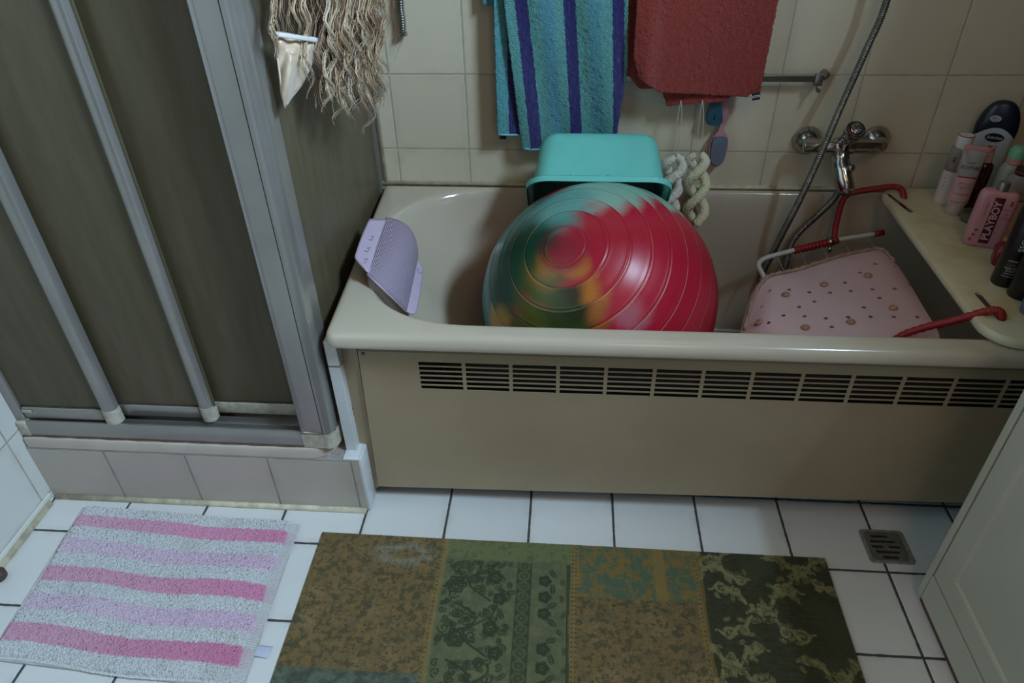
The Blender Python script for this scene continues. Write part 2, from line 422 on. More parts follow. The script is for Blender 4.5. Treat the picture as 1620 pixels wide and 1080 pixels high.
# front panel with punched louvre openings
xs = [.040]; X0 = .1675
for i in range(13):
    xs += [X0 + i * .1003, X0 + i * .1003 + .0925]
xs += [1.66]
ZT, ZB0, ZB1 = .466, .040, .074
zc = [ZT - .008, .4345]; zz = .4345
for k in range(6): zz -= .0103; zc.append(zz); zz -= .0027; zc.append(zz)
zc = zc[:-1] + [.30, .12]
Yp = lambda x: -.700
vs = []; idx = {}
cols = xs; rows = [ZT] + zc + ['b']
bm = bmesh.new(); V = {}
for j, z in enumerate(rows):
    for i, x in enumerate(cols):
        zz = (ZB0 + (ZB1 - ZB0) * (x - .04) / 1.5) if z == 'b' else z
        y = -.6925 if j == 0 else -.700
        xx = x - (.012 * (ZT - zz) / ZT if i == 0 else 0)
        V[i, j] = bm.verts.new((xx, y, zz))
nslot = 0
for j in range(len(rows) - 1):
    for i in range(len(cols) - 1):
        slot = (i % 2 == 1) and 2 <= j <= 12 and j % 2 == 0
        if slot: continue
        bm.faces.new((V[i, j], V[i, j+1], V[i+1, j+1], V[i+1, j]))
# louvre lips bent inward under each opening
for j in range(2, 13, 2):
    for i in range(1, len(cols) - 1, 2):
        a, b = V[i, j+1], V[i+1, j+1]
        c = bm.verts.new(b.co + Vector((0, .0012, -.0002))); d = bm.verts.new(a.co + Vector((0, .0012, -.0002)))
        bm.faces.new((a, b, c, d))
tub_panel = obj('tub_apron', bm, m_panel, smooth=False)
mod(tub_panel, 'SOLIDIFY', thickness=.0014, offset=0)
tag(tub_panel, 'beige metal front panel of the bathtub with a row of louvred vents', 'tub apron')
obj('screw', lathe([(0, 0), (.0042, 0), (.0036, .0018), (0, .0026)], 14, mtx=Matrix.Translation((.050, -.7012, .452)) @ Matrix.Rotation(PI/2, 4, 'X')), plain('dull_steel', '#77736a', .35, .9), tub_panel)['label'] = 'dull round screw head'
bm = bmesh.new()
vsx = [(-.001, .492), (.036, .492), (.0255, .026), (-.0065, .026)]
Vb = [bm.verts.new((x, y, z)) for y in (-.692, -.680) for x, z in vsx]
for q in ((0, 3, 2, 1), (4, 5, 6, 7), (0, 1, 5, 4), (1, 2, 6, 5), (2, 3, 7, 6), (3, 0, 4, 7)): bm.faces.new([Vb[i] for i in q])
fst = obj('filler_strip', bm, m_panel, smooth=False)
obj('rust_edge', tube([(x + random.uniform(-.0015, .0015), -.6925, z) for x, z in zip(np.linspace(.0005, -.0062, 40), np.linspace(.30, .028, 40))], [random.uniform(.0003, .0016) for _ in range(40)], 6), m_rust, fst)['label'] = 'rusty chipped edge of the strip'
tag(fst, 'narrow upright beige strip left of the louvred bath panel', 'filler strip')
tag(obj('bath_support', box(-.012, 1.655, -.60, -.56, 0, .06), m_dark, smooth=False), 'dark support rail in the shadow under the bath panel', 'support')

# ---------------------------------------------------------------- exercise ball
BC = Vector((.558, -.36, .382)); BR = .2895
pole = Vector((-.3075, -.51, .8033)).normalized()
t = NT('marbled_ball_vinyl')
P = t.vmath('NORMALIZE', t.coords()).outputs[0]
dotp = t.node('ShaderNodeVectorMath', operation='DOT_PRODUCT'); t.l.new(P, dotp.inputs[0]); dotp.inputs[1].default_value = pole
ang = t.math('ARCCOSINE', dotp.outputs['Value'])
RING = math.radians(9.5)
saw = t.math('FRACT', t.math('DIVIDE', t.math('SUBTRACT', ang, math.radians(.2)), RING))
wob = t.math('ADD', t.math('MULTIPLY', t.math('SUBTRACT', t.noise(9, 5, .65), .5), .34), t.math('MULTIPLY', t.math('SUBTRACT', saw, .5), .17))
def bdir(px, py):
    d = (ROT @ Vector(((px - 810) / FPX, -(py - 540) / FPX, -1))).normalized(); oc = CAM - BC
    b = oc.dot(d); c = oc.dot(oc) - BR * BR; q = max(b * b - c, 0); return ((CAM + d * (-b - math.sqrt(q))) - BC).normalized()
col = t.mix(t.step(t.noise(3, 2), .35, .65), '#a5142a', '#b71d34')
blobs = [  # photo point on the ball, colour, radius (chord), softness
    ((763, 500), '#4a7f80', .62, .15), ((790, 390), '#357068', .50, .25), ((762, 450), '#5d8f95', .30, .2), ((850, 345), '#3f8078', .38, .2), ((825, 400), '#153f2d', .34, .2), ((800, 455), '#1e4a32', .28, .2),
    ((960, 293), '#8bb39f', .40, .14), ((1040, 303), '#93b7a0', .30, .08), ((890, 318), '#6ba399', .24, .2),
    ((855, 450), '#4c5a26', .24, .2), ((850, 520), '#565c20', .30, .2), ((905, 505), '#37471c', .24, .15), ((790, 518), '#b58a2c', .18, .08),
    ((860, 432), '#96682c', .12, .14), ((917, 428), '#b46a2a', .10, .12), ((937, 468), '#b8702a', .11, .12), ((947, 500), '#a8602a', .10, .12), ((905, 468), '#3f321c', .07, .1), ((910, 497), '#2b3118', .09, .12),
    ((893, 393), '#93202f', .17, .15), ((866, 382), '#34332c', .07, .16), ((1000, 508), '#b8606c', .13, .1)]  # the last, pale pink blob paints a soft reflection over the marbling
for q, c, r, s in blobs:
    dd = t.vmath('DISTANCE', P, tuple(bdir(*q))).outputs['Value']
    f = t.step(t.math('ADD', dd, t.math('MULTIPLY', wob, .6)), r - s * .7, r + s * .5, 1, 0)
    col = t.mix(f, col, c)
line = t.math('ABSOLUTE', t.math('SUBTRACT', saw, .5))
notpole = t.step(ang, .06, .09)
lmask = t.math('MULTIPLY', notpole, t.step(line, .455, .485, 0, 1))
lm2 = t.math('MULTIPLY', lmask, t.step(t.noise(5, 2), .42, .6))
col = t.mix(t.math('MULTIPLY', lm2, .38), col, '#d9b48a')
col = t.mix(t.step(t.noise(260, 2), .45, .75, 0, .22), col, '#2a1a18')
t.bump(t.math('MULTIPLY', t.step(line, .40, .5, 0, -1), notpole), .5, .003)
m_ball = t.done(col, t.math('ADD', .30, t.math('MULTIPLY', t.noise(25, 3), .08)), Coat_Weight=.12, Coat_Roughness=.25, Specular_IOR_Level=.4)
bm = bmesh.new()
prof = []
n = 190
for k in range(n + 1):
    a = PI * k / n; fr = (a / RING) % 1.0; e = min(fr, 1 - fr) * RING
    r = BR + (.0016 * math.exp(-(e / .012) ** 2) if .1 < a < PI - .1 else 0)
    prof.append((r * math.sin(a) if 0 < k < n else 0, r * math.cos(a)))
add_lathe(bm, prof, 96, mtx=pole.to_track_quat('Z', 'Y').to_matrix().to_4x4())
o = obj('exercise_ball', bm, m_ball, loc=BC)
tag(o, 'big marbled red, green and yellow exercise ball lying in the bathtub', 'exercise ball')
o.modifiers.clear()

# ---------------------------------------------------------------- turquoise wash basin tipped over the ball
m_teal = plain('turquoise_plastic', '#6fc6b8', .38, var=.03)
AB = Vector((0, .75, .66)).normalized(); RS = Vector((0, .66, -.75)).normalized()
A0 = Vector((.549, -.250, .657))
bs = thing('wash_basin', 'turquoise plastic wash basin tipped upside down behind the marbled ball', 'basin', A0)
def bl(hw, y0, y1, rad, h, n=8):
    # loop in the basin frame: x along long side, s along short side, h from rim to bottom
    return [Vector((x, 0, 0)) + RS * s + AB * h for x, s in rrect(-hw, hw, y0, y1, rad, n, 6)]
D = .136
body = [bl(.164, .004, .238, .045, 0), bl(.160, .008, .234, .045, .02), bl(.149, .014, .216, .043, .104), bl(.145, .017, .212, .042, .120), bl(.139, .022, .207, .04, .131), bl(.129, .032, .197, .036, D)]
inn = [bl(.126, .035, .194, .034, D - .003), bl(.136, .025, .204, .038, .127), bl(.146, .017, .213, .042, .102), bl(.1612, .007, .235, .045, 0)]
obj('body', loft(body + inn, cap1=False), m_teal, bs)
v, f = loft([bl(.129, .032, .197, .036, D), bl(.06, .08, .15, .03, D)], cap1=True); obj('base', (v, f), m_teal, bs)
obj('rim', loft([bl(.1612, .007, 0.2350, .045, .002), bl(.167, .000, 0.2420, .048, -.004), bl(.174, -.008, 0.2490, .053, -.004), bl(.1765, -.0105, 0.2515, .055, .0), bl(.177, -.011, 0.2520, .055, -.013), bl(.179, -.013, 0.2540, .057, -.013), bl(.179, -.013, 0.2540, .057, .001), bl(.175, -.009, 0.2500, .054, .004), bl(.168, -.001, 0.2420, .049, .003), bl(.1645, .0035, 0.2385, .045, .008)]), m_teal, bs, auto=50)
for x in (-.068, .022): obj('rib', tube([Vector((x, 0, 0)) + RS * -.003 + AB * .004, Vector((x, 0, 0)) + RS * .003 + AB * .010], .003, 8), m_teal, bs)

# ---------------------------------------------------------------- bath pillow
m_lilac = NT('lilac_vinyl'); 
pu_, pv_ = m_lilac.attr('across').outputs['Fac'], m_lilac.attr('along').outputs['Fac']
dots = m_lilac.math('MULTIPLY', m_lilac.math('SINE', m_lilac.math('MULTIPLY', m_lilac.math('ADD', pu_, pv_), 125.)), m_lilac.math('SINE', m_lilac.math('MULTIPLY', m_lilac.math('SUBTRACT', pu_, pv_), 125.)))
m_lilac.bump(dots, .8, .0025)
m_lilac = m_lilac.done(m_lilac.mix(m_lilac.step(dots, -.6, .8), '#b39fb3', '#c4b1c4'), .5)
m_lilac2 = plain('lilac_edge', '#c2afc2', .45, var=.03)
bp = thing('bath_pillow', 'lilac textured bath pillow hanging over the left end of the bathtub rim', 'bath pillow', (.03, -.42, .53))
def pxz(a, z): return at(a[0], a[1], 'z', z)
def quadpatch(c00, c10, c01, c11, nu, nv, fn=None):
    def g(u, v):
        p = (c00 * (1-u) + c10 * u) * (1-v) + (c01 * (1-u) + c11 * u) * v
        return p + (fn(u, v) if fn else Vector((0, 0, 0)))
    return grid(g, nu, nv)
def rel(vf, org): return [Vector(v) - Vector(org) for v in vf[0]], vf[1]
O3 = bp.location
kL0, kL1 = pxz((611, 346), .562), pxz((581, 434), .556)
kR0, kR1 = pxz((659, 408), .470), pxz((641, 491), .448)
kM0, kM1 = pxz((645, 366), .535), pxz((608, 464), .520)
nrm = (kR0 - kL0).cross(kL1 - kL0); nrm.normalize()
if nrm.z < 0: nrm = -nrm
def pb(u, v):
    a = kL0 * ((1-u)**2) + (kM0 * 2 - (kL0 + kR0) * .5) * (2*u*(1-u)) + kR0 * u*u
    b = kL1 * ((1-u)**2) + (kM1 * 2 - (kL1 + kR1) * .5) * (2*u*(1-u)) + kR1 * u*u
    return a * (1-v) + b * v + nrm * (.020 * abs(math.sin(PI * u)) ** .7 * math.sin(PI * (.04 + .92 * v)) ** .6)
o = obj('cushion', rel(grid(pb, 36, 36), O3), m_lilac, bp)
for nm_, ix in (('across', 0), ('along', 1)):
    aa = o.data.attributes.new(nm_, 'FLOAT', 'POINT'); aa.data.foreach_set('value', [((k % 37) / 36, (k // 37) / 36)[ix] for k in range(37 * 37)])
mod(o, 'SOLIDIFY', thickness=.004, offset=-1)
fl = [pxz(q, .574) for q in ((584, 348), (573, 372), (563, 400), (562, 411))] + [pxz((577, 428), .567), pxz((582, 432), .560)]
fr = [pxz(q, z) for q, z in (((660, 412), .466), ((669, 424), .45), ((666, 455), .437), ((658, 494), .430), ((641, 491), .447))]
def flap(name, pts, mid0, mid1):
    P = smooth_path(pts, 5); n = len(P)
    def g(u, v):
        e = mid0 * (1 - u) + mid1 * u; p = P[min(n - 1, int(round(u * (n - 1))))]
        return e * (1 - v) + p * v
    o = obj(name, rel(grid(g, n - 1, 8), O3), m_lilac2, bp); mod(o, 'SOLIDIFY', thickness=.0045, offset=-1)
    return o
f1 = flap('end_flap', fl, kL0 + (kL1 - kL0) * .04, kL1); f2 = flap('end_flap', fr, kR0, kR1)
def ring_on(o, c, r, n, th, m, nm, org):
    n = Vector(n).normalized(); u = n.orthogonal().normalized(); w = n.cross(u)
    return obj(nm, tube([Vector(c) - org + u * (r * math.cos(a)) + w * (r * math.sin(a)) for a in np.linspace(0, 2*PI, 22)[:-1]], th, 6, closed=True), m, o)
for c in ((587, 376), (581, 394), (577, 412)):
    ring_on(f1, pxz(c, .5735), .008, (-.2, 0, 1), .0011, m_lilac2, 'suction_cup', O3)
for c, z in (((664, 428), .455), ((661, 445), .448), ((655, 466), .444)):
    ring_on(f2, pxz(c, z), .007, nrm, .0011, m_lilac2, 'suction_cup', O3)
edge = [kL0] + [pb(u, 0) for u in np.linspace(0, 1, 12)] + [kR0]
o = obj('piping', rel(([], []), O3) if False else tube([p - O3 for p in [pb(u, 0) for u in np.linspace(0, 1, 14)] + [pb(1, v) for v in np.linspace(.1, 1, 10)] + [pb(u, 1) for u in np.linspace(.95, 0, 14)] + [pb(0, v) for v in np.linspace(.9, .05, 10)]], .0022, 8, closed=True), m_lilac2, bp)

# ---------------------------------------------------------------- bath board on the tub
m_board = NT('cream_plastic_board'); m_board = m_board.done(m_board.mix(m_board.step(m_board.noise(9, 5, .65), .42, .72), '#d6cba9', '#c0b388'), .42)
BZ = .553
def bloop(d, z):
    P = rrect(1.292 + d, 1.656 - d, -.732 + d, -.038 - d, [(.03, .03), (.05, .05), (.07, .07), (.07, .07)], 8, 8)
    return [(x - .018 * (-y / .7) + .006, y, z) for x, y in P]
bo = obj('bath_board', loft([bloop(.012, .548), bloop(.010, .5465), bloop(.008, .5295), bloop(.006, .5295), bloop(.002, .532), bloop(0, .538), bloop(0, .545), bloop(.003, .551), bloop(.009, BZ)], cap0=True, cap1=True), m_board, auto=40)
bm = bmesh.new()
SL = [((1.309, -.058), (1.321, -.185)), ((1.3085, -.545), (1.3165, -.690))]
SL = [(at(1398, 300, 'z', BZ), at(1444, 336, 'z', BZ)), (at(1546, 462, 'z', BZ), at(1587, 508, 'z', BZ))]
for a, b in SL:
    a = Vector((a[0], a[1], 0)); b = Vector((b[0], b[1], 0)); d = (b - a).normalized(); w = Vector((-d.y, d.x, 0))
    pts = [a + d * (.007 - .007 * math.cos(q)) * 1 + w * (.007 * math.sin(q)) for q in np.linspace(-PI/2, PI/2, 7)]
    pts = [a + d * .0085 + (-d * math.cos(q) + w * math.sin(q)) * .0085 for q in np.linspace(-PI/2, PI/2, 7)] + [b - d * .0085 + (d * math.cos(q) + w * math.sin(q)) * .0085 for q in np.linspace(PI/2, -PI/2, 7)]
    lo = [bm.verts.new((p.x, p.y, .50)) for p in pts]; hi = [bm.verts.new((p.x, p.y, .60)) for p in pts]; n = len(pts)
    bm.faces.new(lo[::-1]); bm.faces.new(hi)
    for i in range(n): bm.faces.new((lo[i], lo[(i+1) % n], hi[(i+1) % n], hi[i]))
cut(bo, bm)
bo.data.polygons.foreach_set('use_smooth', [True] * len(bo.data.polygons)); bo.data.set_sharp_from_angle(angle=math.radians(40))
tag(bo, 'cream plastic bath board with slots laid across the right end of the bathtub', 'bath board')

# ---------------------------------------------------------------- drying rack hooked into the board
m_rackw = plain('white_coated_tube', '#c9cac0', .4, var=.05)
m_rackr = NT('red_ribbed_sleeve'); m_rackr.bump(m_rackr.noise(250, 2), .5, .001); m_rackr = m_rackr.done('#931a1f', .45)
m_wire = plain('clear_line', '#c4c2b8', .3, var=.05)
m_chrome = plain('chrome', '#b3b1ab', .17, 1., var=.03)
rk = thing('drying_rack', 'white and red tube drying rack hooked into the bath board', 'drying rack', (1.15, -.36, .43))
O4 = rk.location
bar = [(1.013, -.60, .405), (.985, -.45, .395), (.978, -.25, .397), (.982, -.20, .399), (1.0, -.172, .402), (1.04, -.156, .408), (1.174, -.123, .431), (1.312, -.107, .452)]
bar = [(1.03, -.60, .38), (1.005, -.45, .385), (.984, -.25, .397), (.982, -.20, .399), (1.0, -.172, .402), (1.04, -.156, .408), (1.174, -.123, .431), (1.30, -.108, .450)]
pth = smooth_path(bar, 8)
obj('frame', tube([p - O4 for p in pth], .0065, 12), m_rackw, rk)
obj('end_sleeve', tube([Vector((1.292, -.109, .449)) - O4, Vector((1.317, -.106, .453)) - O4], .0078, 12), m_rackr, rk)
a, b = Vector((1.083, -.146, .4155)), Vector((1.198, -.1205, .4345))
pp = [a + (b - a) * t for t in np.linspace(0, 1, 60)]
obj('ribbed_sleeve', tube([p - O4 for p in pp], lambda t: .0098 + .0013 * math.sin(t * 2 * PI * 12), 14), m_rackr, rk)['label'] = 'red ribbed plastic grip'
cl = a + (b - a) * .83
obj('clamp', add_tube(tube([cl - O4 + Vector((-.006, 0, 0)), cl - O4 + Vector((.006, .001, .001))], .0122, 14), [cl - O4 + Vector((0, -.004, -.008)), cl - O4 + Vector((0, -.014, -.024))], .0045, 10), m_chrome, rk)['label'] = 'small metal clamp with a screw'
armb = [(1.190, -.118, .434), (1.194, -.095, .46), (1.198, -.080, .515), (1.206, -.074, .540), (1.230, -.072, .552), (1.30, -.074, .567), (1.328, -.076, .569), (1.3375, -.092, .565), (1.340, -.11, .545), (1.340, -.112, .512)]
obj('hook_arm', tube([p - O4 for p in smooth_path(armb, 8)], .0078, 12), m_rackr, rk)['label'] = 'red coated hook arm at the back'
armf = [(1.155, -.60, .43), (1.18, -.612, .475), (1.215, -.620, .502), (1.262, -.634, .533), (1.300, -.6445, .560), (1.318, -.6495, .567), (1.3275, -.655, .560), (1.331, -.657, .54), (1.331, -.657, .51)]
pf = smooth_path(armf, 10)
obj('hook_arm', tube([p - O4 for p in pf], [.0078 + .0009 * math.sin(i * 2.1) for i in range(len(pf))], 12), m_rackr, rk)['label'] = 'red ribbed hook arm at the front'
for i, s in enumerate((.385, .455, .53, .605, .68, .88, .97)):
    pass
for x in (1.035, 1.095, 1.152, 1.21, 1.272):
    tt = (x - 1.0) / .3; z = .402 + .048 * tt; y = -.170 + .062 * tt
    obj('line', tube([Vector((x, y, z)) - O4, Vector((x + .012, -.60, z - .012)) - O4], .0012, 6), m_wire, rk)
obj('front_bar', tube([Vector(q) - O4 for q in ((1.03, -.60, .38), (1.155, -.602, .42), (1.25, -.604, .43))], .0065, 12), m_rackw, rk)

# pink holed mat draped over the rack
m_pink = NT('pink_vinyl'); m_pink = m_pink.done(m_pink.mix(m_pink.step(m_pink.noise(6, 4), .35, .7), '#ccabaa', '#c4a1a1'), .42)
m_pinkedge = plain('brown_tinged_mat_edge', '#9b7d6c', .6, var=.25, vscale=60)
m_cup = plain('amber_suction_cup', '#a07560', .25, var=.2, Coat_Weight=.5)
backc = [at(q[0], q[1], 'z', z) for q, z in (((1170, 530), .37), ((1187, 470), .400), ((1203, 444), .422), ((1216, 435), .432), ((1240, 430), .438), ((1262, 425), .442), ((1290, 416), .449), ((1330, 404), .458), ((1370, 396), .465), ((1394, 394), .468), ((1408, 403), .469), ((1424, 425), .470), ((1440, 450), .471), ((1460, 484), .474), ((1476, 510), .476), ((1486, 530), .477))]
# closed outline: back and sides as seen, front edge over the far bar
nL = backc[0]; nR = backc[-1]
front = [Vector((1.235, -.628, .472)), Vector((1.15, -.640, .452)), Vector((1.02, -.640, .425)), Vector((.93, -.61, .385)), Vector((.885, -.54, .365))]
outl = smooth_path(list(backc) + front, 5, closed=True)
cen = Vector((1.11, -.43, .455))
def zmat(x, y): return .0
n = len(outl); rings = 20; vs = []; fs = []
PL = np.linalg.lstsq(np.array([(1, p.x, p.y) for p in outl if p.x > .95]), np.array([p.z for p in outl if p.x > .95]), rcond=None)[0]
for j in range(rings):
    f = 1 - j / rings
    for p in outl:
        q = cen + (p - cen) * f
        w = 1 - f
        k = max(0, (f - .72) / .28) ** 1.5
        q.z = p.z * k + (PL[0] + PL[1] * q.x + PL[2] * q.y + .006) * (1 - k)
        vs.append(q)
ctr = len(vs); vs.append(Vector((cen.x, cen.y, PL[0] + PL[1] * cen.x + PL[2] * cen.y + .006)))
for j in range(rings - 1):
    for i in range(n): fs.append((j*n+i, j*n+(i+1) % n, (j+1)*n+(i+1) % n, (j+1)*n+i))
for i in range(n): fs.append(((rings-1)*n+i, (rings-1)*n+(i+1) % n, ctr))
tm = obj('tub_mat', (vs, fs), m_pink)
if tm.data.polygons[0].normal.z < 0: tm.data.flip_normals()
from mathutils.bvhtree import BVHTree
bvh = BVHTree.FromPolygons([tuple(v) for v in vs], fs)
def onmat(px, py):
    d = (ROT @ Vector(((px - 810) / FPX, -(py - 540) / FPX, -1))).normalized()
    h = bvh.ray_cast(CAM, d)
    if h[0] is None: return None, None
    nn = h[1] if h[1].z > 0 else -h[1]
    return h[0], nn
mod(tm, 'SOLIDIFY', thickness=.003, offset=-1)
bake(tm)
holes = [(320,745),(450,738),(583,755),(718,758),(857,747),(1000,736),(1145,733),(1016,569),(917,627),(818,692),(616,816),(516,852),(413,908),(552,913),(691,926),(838,919),(985,916),(1139,917),(1295,918),(1044,793),(941,856),(730,983),(265,852),(313,955),(1152,588),(1237,706),(230,970)]
bm = bmesh.new()
for hx, hy in holes:
    p, nn = onmat(1140 + hx / 4.153, 280 + hy / 4.153)
    if p is None: continue
    add_lathe(bm, [(0, -.02), (.0050, -.02), (.0050, .02), (0, .02)], 12, mtx=Matrix.Translation(p) @ nn.to_track_quat('Z', 'Y').to_matrix().to_4x4())
cut(tm, bm)
tm.data.polygons.foreach_set('use_smooth', [True] * len(tm.data.polygons)); tm.data.set_sharp_from_angle(angle=math.radians(50))
tag(tm, 'pale pink holed bath mat draped over the drying rack in the tub', 'bath mat')
# braided border set in from the edge
bord = []
for i in range(0, 54):
    p = cen + (outl[i] - cen) * .955
    kk = ((.955 - .72) / .28) ** 1.5; bord.append(Vector((p.x, p.y, outl[i].z * kk + (PL[0] + PL[1] * p.x + PL[2] * p.y + .006) * (1 - kk) + .003)))
bm = bmesh.new()
bb = [p + Vector((0, 0, .0012 * math.sin(i * 2.2))) for i, p in enumerate(bord)]
add_tube(bm, bb, [.0050 + .0012 * math.sin(i * 2.2) for i in range(len(bb))], 8)
obj('braided_border', bm, m_pinkedge, tm)['label'] = 'brownish braided border along the mat edge'
for q in ((1243, 467), (1304, 451), (1373, 437), (1413, 488), (1346, 510), (1274, 519), (1201, 511)):
    p, nn = onmat(*q)
    if p is None: continue
    obj('suction_cup', lathe([(0, .0), (.0085, .0), (.0095, .0025), (.0075, .006), (.0045, .0075), (.003, .006), (0, .0055)], 18, mtx=Matrix.Translation(p) @ nn.to_track_quat('Z', 'Y').to_matrix().to_4x4()), m_cup, tm)['label'] = 'amber rubber suction cup'

# ---------------------------------------------------------------- towels
def towel_mat(name, base, tint, stripes=None, stripe_col=None, band=None):
    t = NT(name)
    u = t.node('ShaderNodeUVMap'); u.uv_map = 'UVMap'
    s = t.node('ShaderNodeSeparateXYZ'); t.l.new(u.outputs[0], s.inputs[0])
    loop = t.voro(420); fz = t.noise(500, 2)
    col = t.mix(t.step(fz, .3, .7), base, tint)
    if band:
        for (a, b, c) in band:
            mid = (a + b) / 2; hw = (b - a) / 2
            f = t.step(t.math('ABSOLUTE', t.math('SUBTRACT', s.outputs[0], mid)), hw * .5, hw, .5, 0)
            col = t.mix(f, col, c)
    if stripes:
        e = t.math('MULTIPLY', t.math('SUBTRACT', t.noise(160, 3, .7), .5), .022)
        for a, b in stripes:
            mid = (a + b) / 2; hw = (b - a) / 2
            f = t.step(t.math('ABSOLUTE', t.math('SUBTRACT', t.math('ADD', s.outputs[0], e), mid)), hw - .004, hw + .004, 1, 0)
            sc = t.mix(t.step(t.noise(420, 2), .66, .8, 0, .45), stripe_col, base)
            col = t.mix(f, col, sc)
    t.bump(t.math('ADD', loop, t.math('MULTIPLY', fz, .8)), .9, .004)
    return t.done(col, .95, Sheen_Weight=.25, Sheen_Roughness=.5)
def cloth(name, fn, nu, nv, m, parent=None, thick=.004, fuzz=.0008, org=Vector((0, 0, 0))):
    v, f = grid(lambda a, b: Vector(fn(a, b)) - org, nu, nv)
    o = obj(name, (v, f), m, parent)
    uv = o.data.uv_layers.new(name='UVMap'); w = nu + 1
    for lp in o.data.loops:
        k = lp.vertex_index; uv.data[lp.index].uv = ((k % w) / nu, (k // w) / nv)
    mod(o, 'SOLIDIFY', thickness=thick, offset=0)
    bake(o)
    if fuzz:
        co = np.empty(len(o.data.vertices) * 3); o.data.vertices.foreach_get('co', co)
        co += RNG.normal(0, fuzz, co.shape); o.data.vertices.foreach_set('co', co)
    o.data.polygons.foreach_set('use_smooth', [True] * len(o.data.polygons))
    return o
def lerp(a, b, t): return a + (b - a) * t
def wxz(px, py, y): p = at(px, py, 'y', y); return p.x, p.z
STR = [(.086, .193), (.477, .579), (.873, .97)]
m_blue = towel_mat('turquoise_striped_terry', '#579e9b', '#6fb3ab', STR, '#27246e', band=[(.27, .42, '#4f93b4'), (.66, .8, '#5298b0')])
m_blueb = towel_mat('turquoise_terry_back', '#58aab0', '#68b6b8', [(.34, .66)], '#27246e')
m_blueh = plain('turquoise_hem', '#7fbfd0', .9, var=.1)
bt = thing('blue_towel', 'turquoise terry towel with navy stripes hanging left of the red towel', 'towel', (.46, -.06, 1.2)); OB = bt.location
xa0, zt_ = wxz(797, 0, -.065); xa1, _ = wxz(994, 0, -.065); xb0, zb_ = wxz(826, 240, -.065); xb1, _ = wxz(992, 240, -.065)
ZTOP = 1.30
def blue_front(u, v):
    z = lerp(ZTOP, zb_ + .004 - .012 * u, v); k = (zt_ - z) / (zt_ - zb_)
    k = max(k, 0)
    x0 = lerp(xa0, xb0, k); x1 = lerp(xa1, xb1, k); x = lerp(x0, x1, u)
    y = -.066 + .019 * min(1, k) - .010 * math.sin(u * 7.5 + .9 + k * .8) * (.3 + .5 * min(k, 1)) - .005 * math.sin(u * 16 + z * 9)
    lim = lerp(1.1, .87, min(1, k))
    if u > lim: x = lerp(x0, x1, lim) - (u - lim) * .06; y += (u - lim) * .16
    # fold crease near the lower left
    y -= .012 * math.exp(-((u - .30) / .07) ** 2) * max(0, k - .55) * 2
    return (x, y, z)
cloth('front_layer', blue_front, 84, 150, m_blue, bt, org=OB)
obj('hem', tube([Vector(blue_front(u, .995)) - OB + Vector((0, 0, -.002)) for u in np.linspace(.01, .9, 40)], .0032, 8), m_blueh, bt)['label'] = 'pale blue woven hem'
xc0, _ = wxz(783, 0, -.040); xc1, zc_ = wxz(822, 212, -.040)
def blue_back(u, v):
    z = lerp(ZTOP, zc_ + .004 - .006 * u, v)
    return (lerp(xc0 - .002, xc1 + .03, u), -.052 + .004 * math.sin(u * 5 + z * 6), z)
cloth('rear_layer', blue_back, 30, 130, m_blueb, bt, org=OB)['label'] = 'rear fold of the towel with one navy stripe'
obj('rear_hem', tube([Vector(blue_back(u, .995)) - OB + Vector((0, 0, -.002)) for u in np.linspace(.01, .98, 12)], .0032, 8), m_blueh, bt)['label'] = 'pale blue woven hem of the rear fold'
xd0, zd_ = wxz(764, 8, -.035); xd1, _ = wxz(795, 12, -.035)
cloth('side_fold', lambda u, v: (lerp(xd0, xd1, u), -.034 + .004 * math.sin(u * 4), lerp(ZTOP, zd_ - .006 * u, v)), 14, 40, towel_mat('turquoise_terry_fold', '#58aab0', '#68b6b8'), bt, org=OB)

m_red = towel_mat('brick_red_terry', '#972c20', '#ab3e2d')
rt = thing('red_towel', 'brick red terry towel folded over, hanging right of the turquoise striped one', 'towel', (.78, -.07, 1.2)); OR_ = rt.location
def pix_patch(px_fn, y_fn):
    def g(u, v):
        px, py = px_fn(u, v); y = y_fn(u, v); p = at(px, py, 'y', y); return p
    return g
def red_px(u, v):
    # v 0 top (off frame) .. 1 bottom edge; slight rounding at lower left
    l = (1010 - 9 * max(0, min(1, (v - .5) * 2)), lerp(-190, 122, v)); r = (lerp(1268, 1203, v), lerp(-190, 144, v))
    bottom = lerp(122, 146, min(1, u / .22)) + (153 - 146) * max(0, (u - .22) / .7)
    if u > .92: bottom = lerp(152.5, 144, (u - .92) / .08)
    x = lerp(l[0], r[0], u); y = lerp(-190, bottom, v)
    if v > .9 and u < .12: x += (v - .9) * 10 * 10 * (1 - u / .12)
    return x, y
cloth('front_layer', pix_patch(red_px, lambda u, v: -.078 - .010 * math.sin(u * 4.2 + 1.2) * (.4 + .6 * v) - .012 * math.exp(-((u - .10) / .07) ** 2) * v), 84, 130, m_red, rt, org=OR_, thick=.006)
def red_back(u, v):
    b = lerp(108, 140, min(1, u / .22)); 
    x = lerp(lerp(996, 984, v), 1110, u); return x, lerp(-190, b, v)
cloth('rear_layer', pix_patch(red_back, lambda u, v: -.048 + .004 * math.sin(u * 6)), 40, 110, m_red, rt, org=OR_, thick=.005)['label'] = 'rear layer of the red towel'
def red_low(u, v):
    tx = lerp(1040, 1170, u); ty = lerp(120, 130, u)
    bx = lerp(1055, 1160, u); by = 167 - 6.5 * min(1, u / .8) - (10 * (u - .8) / .2 if u > .8 else 0)
    return lerp(tx, bx, v), lerp(ty, by, v)
cloth('lower_fold', pix_patch(red_low, lambda u, v: -.056 - .008 * math.sin(PI * u) * v), 50, 24, m_red, rt, org=OR_, thick=.006)['label'] = 'fold of the red towel showing below its front'
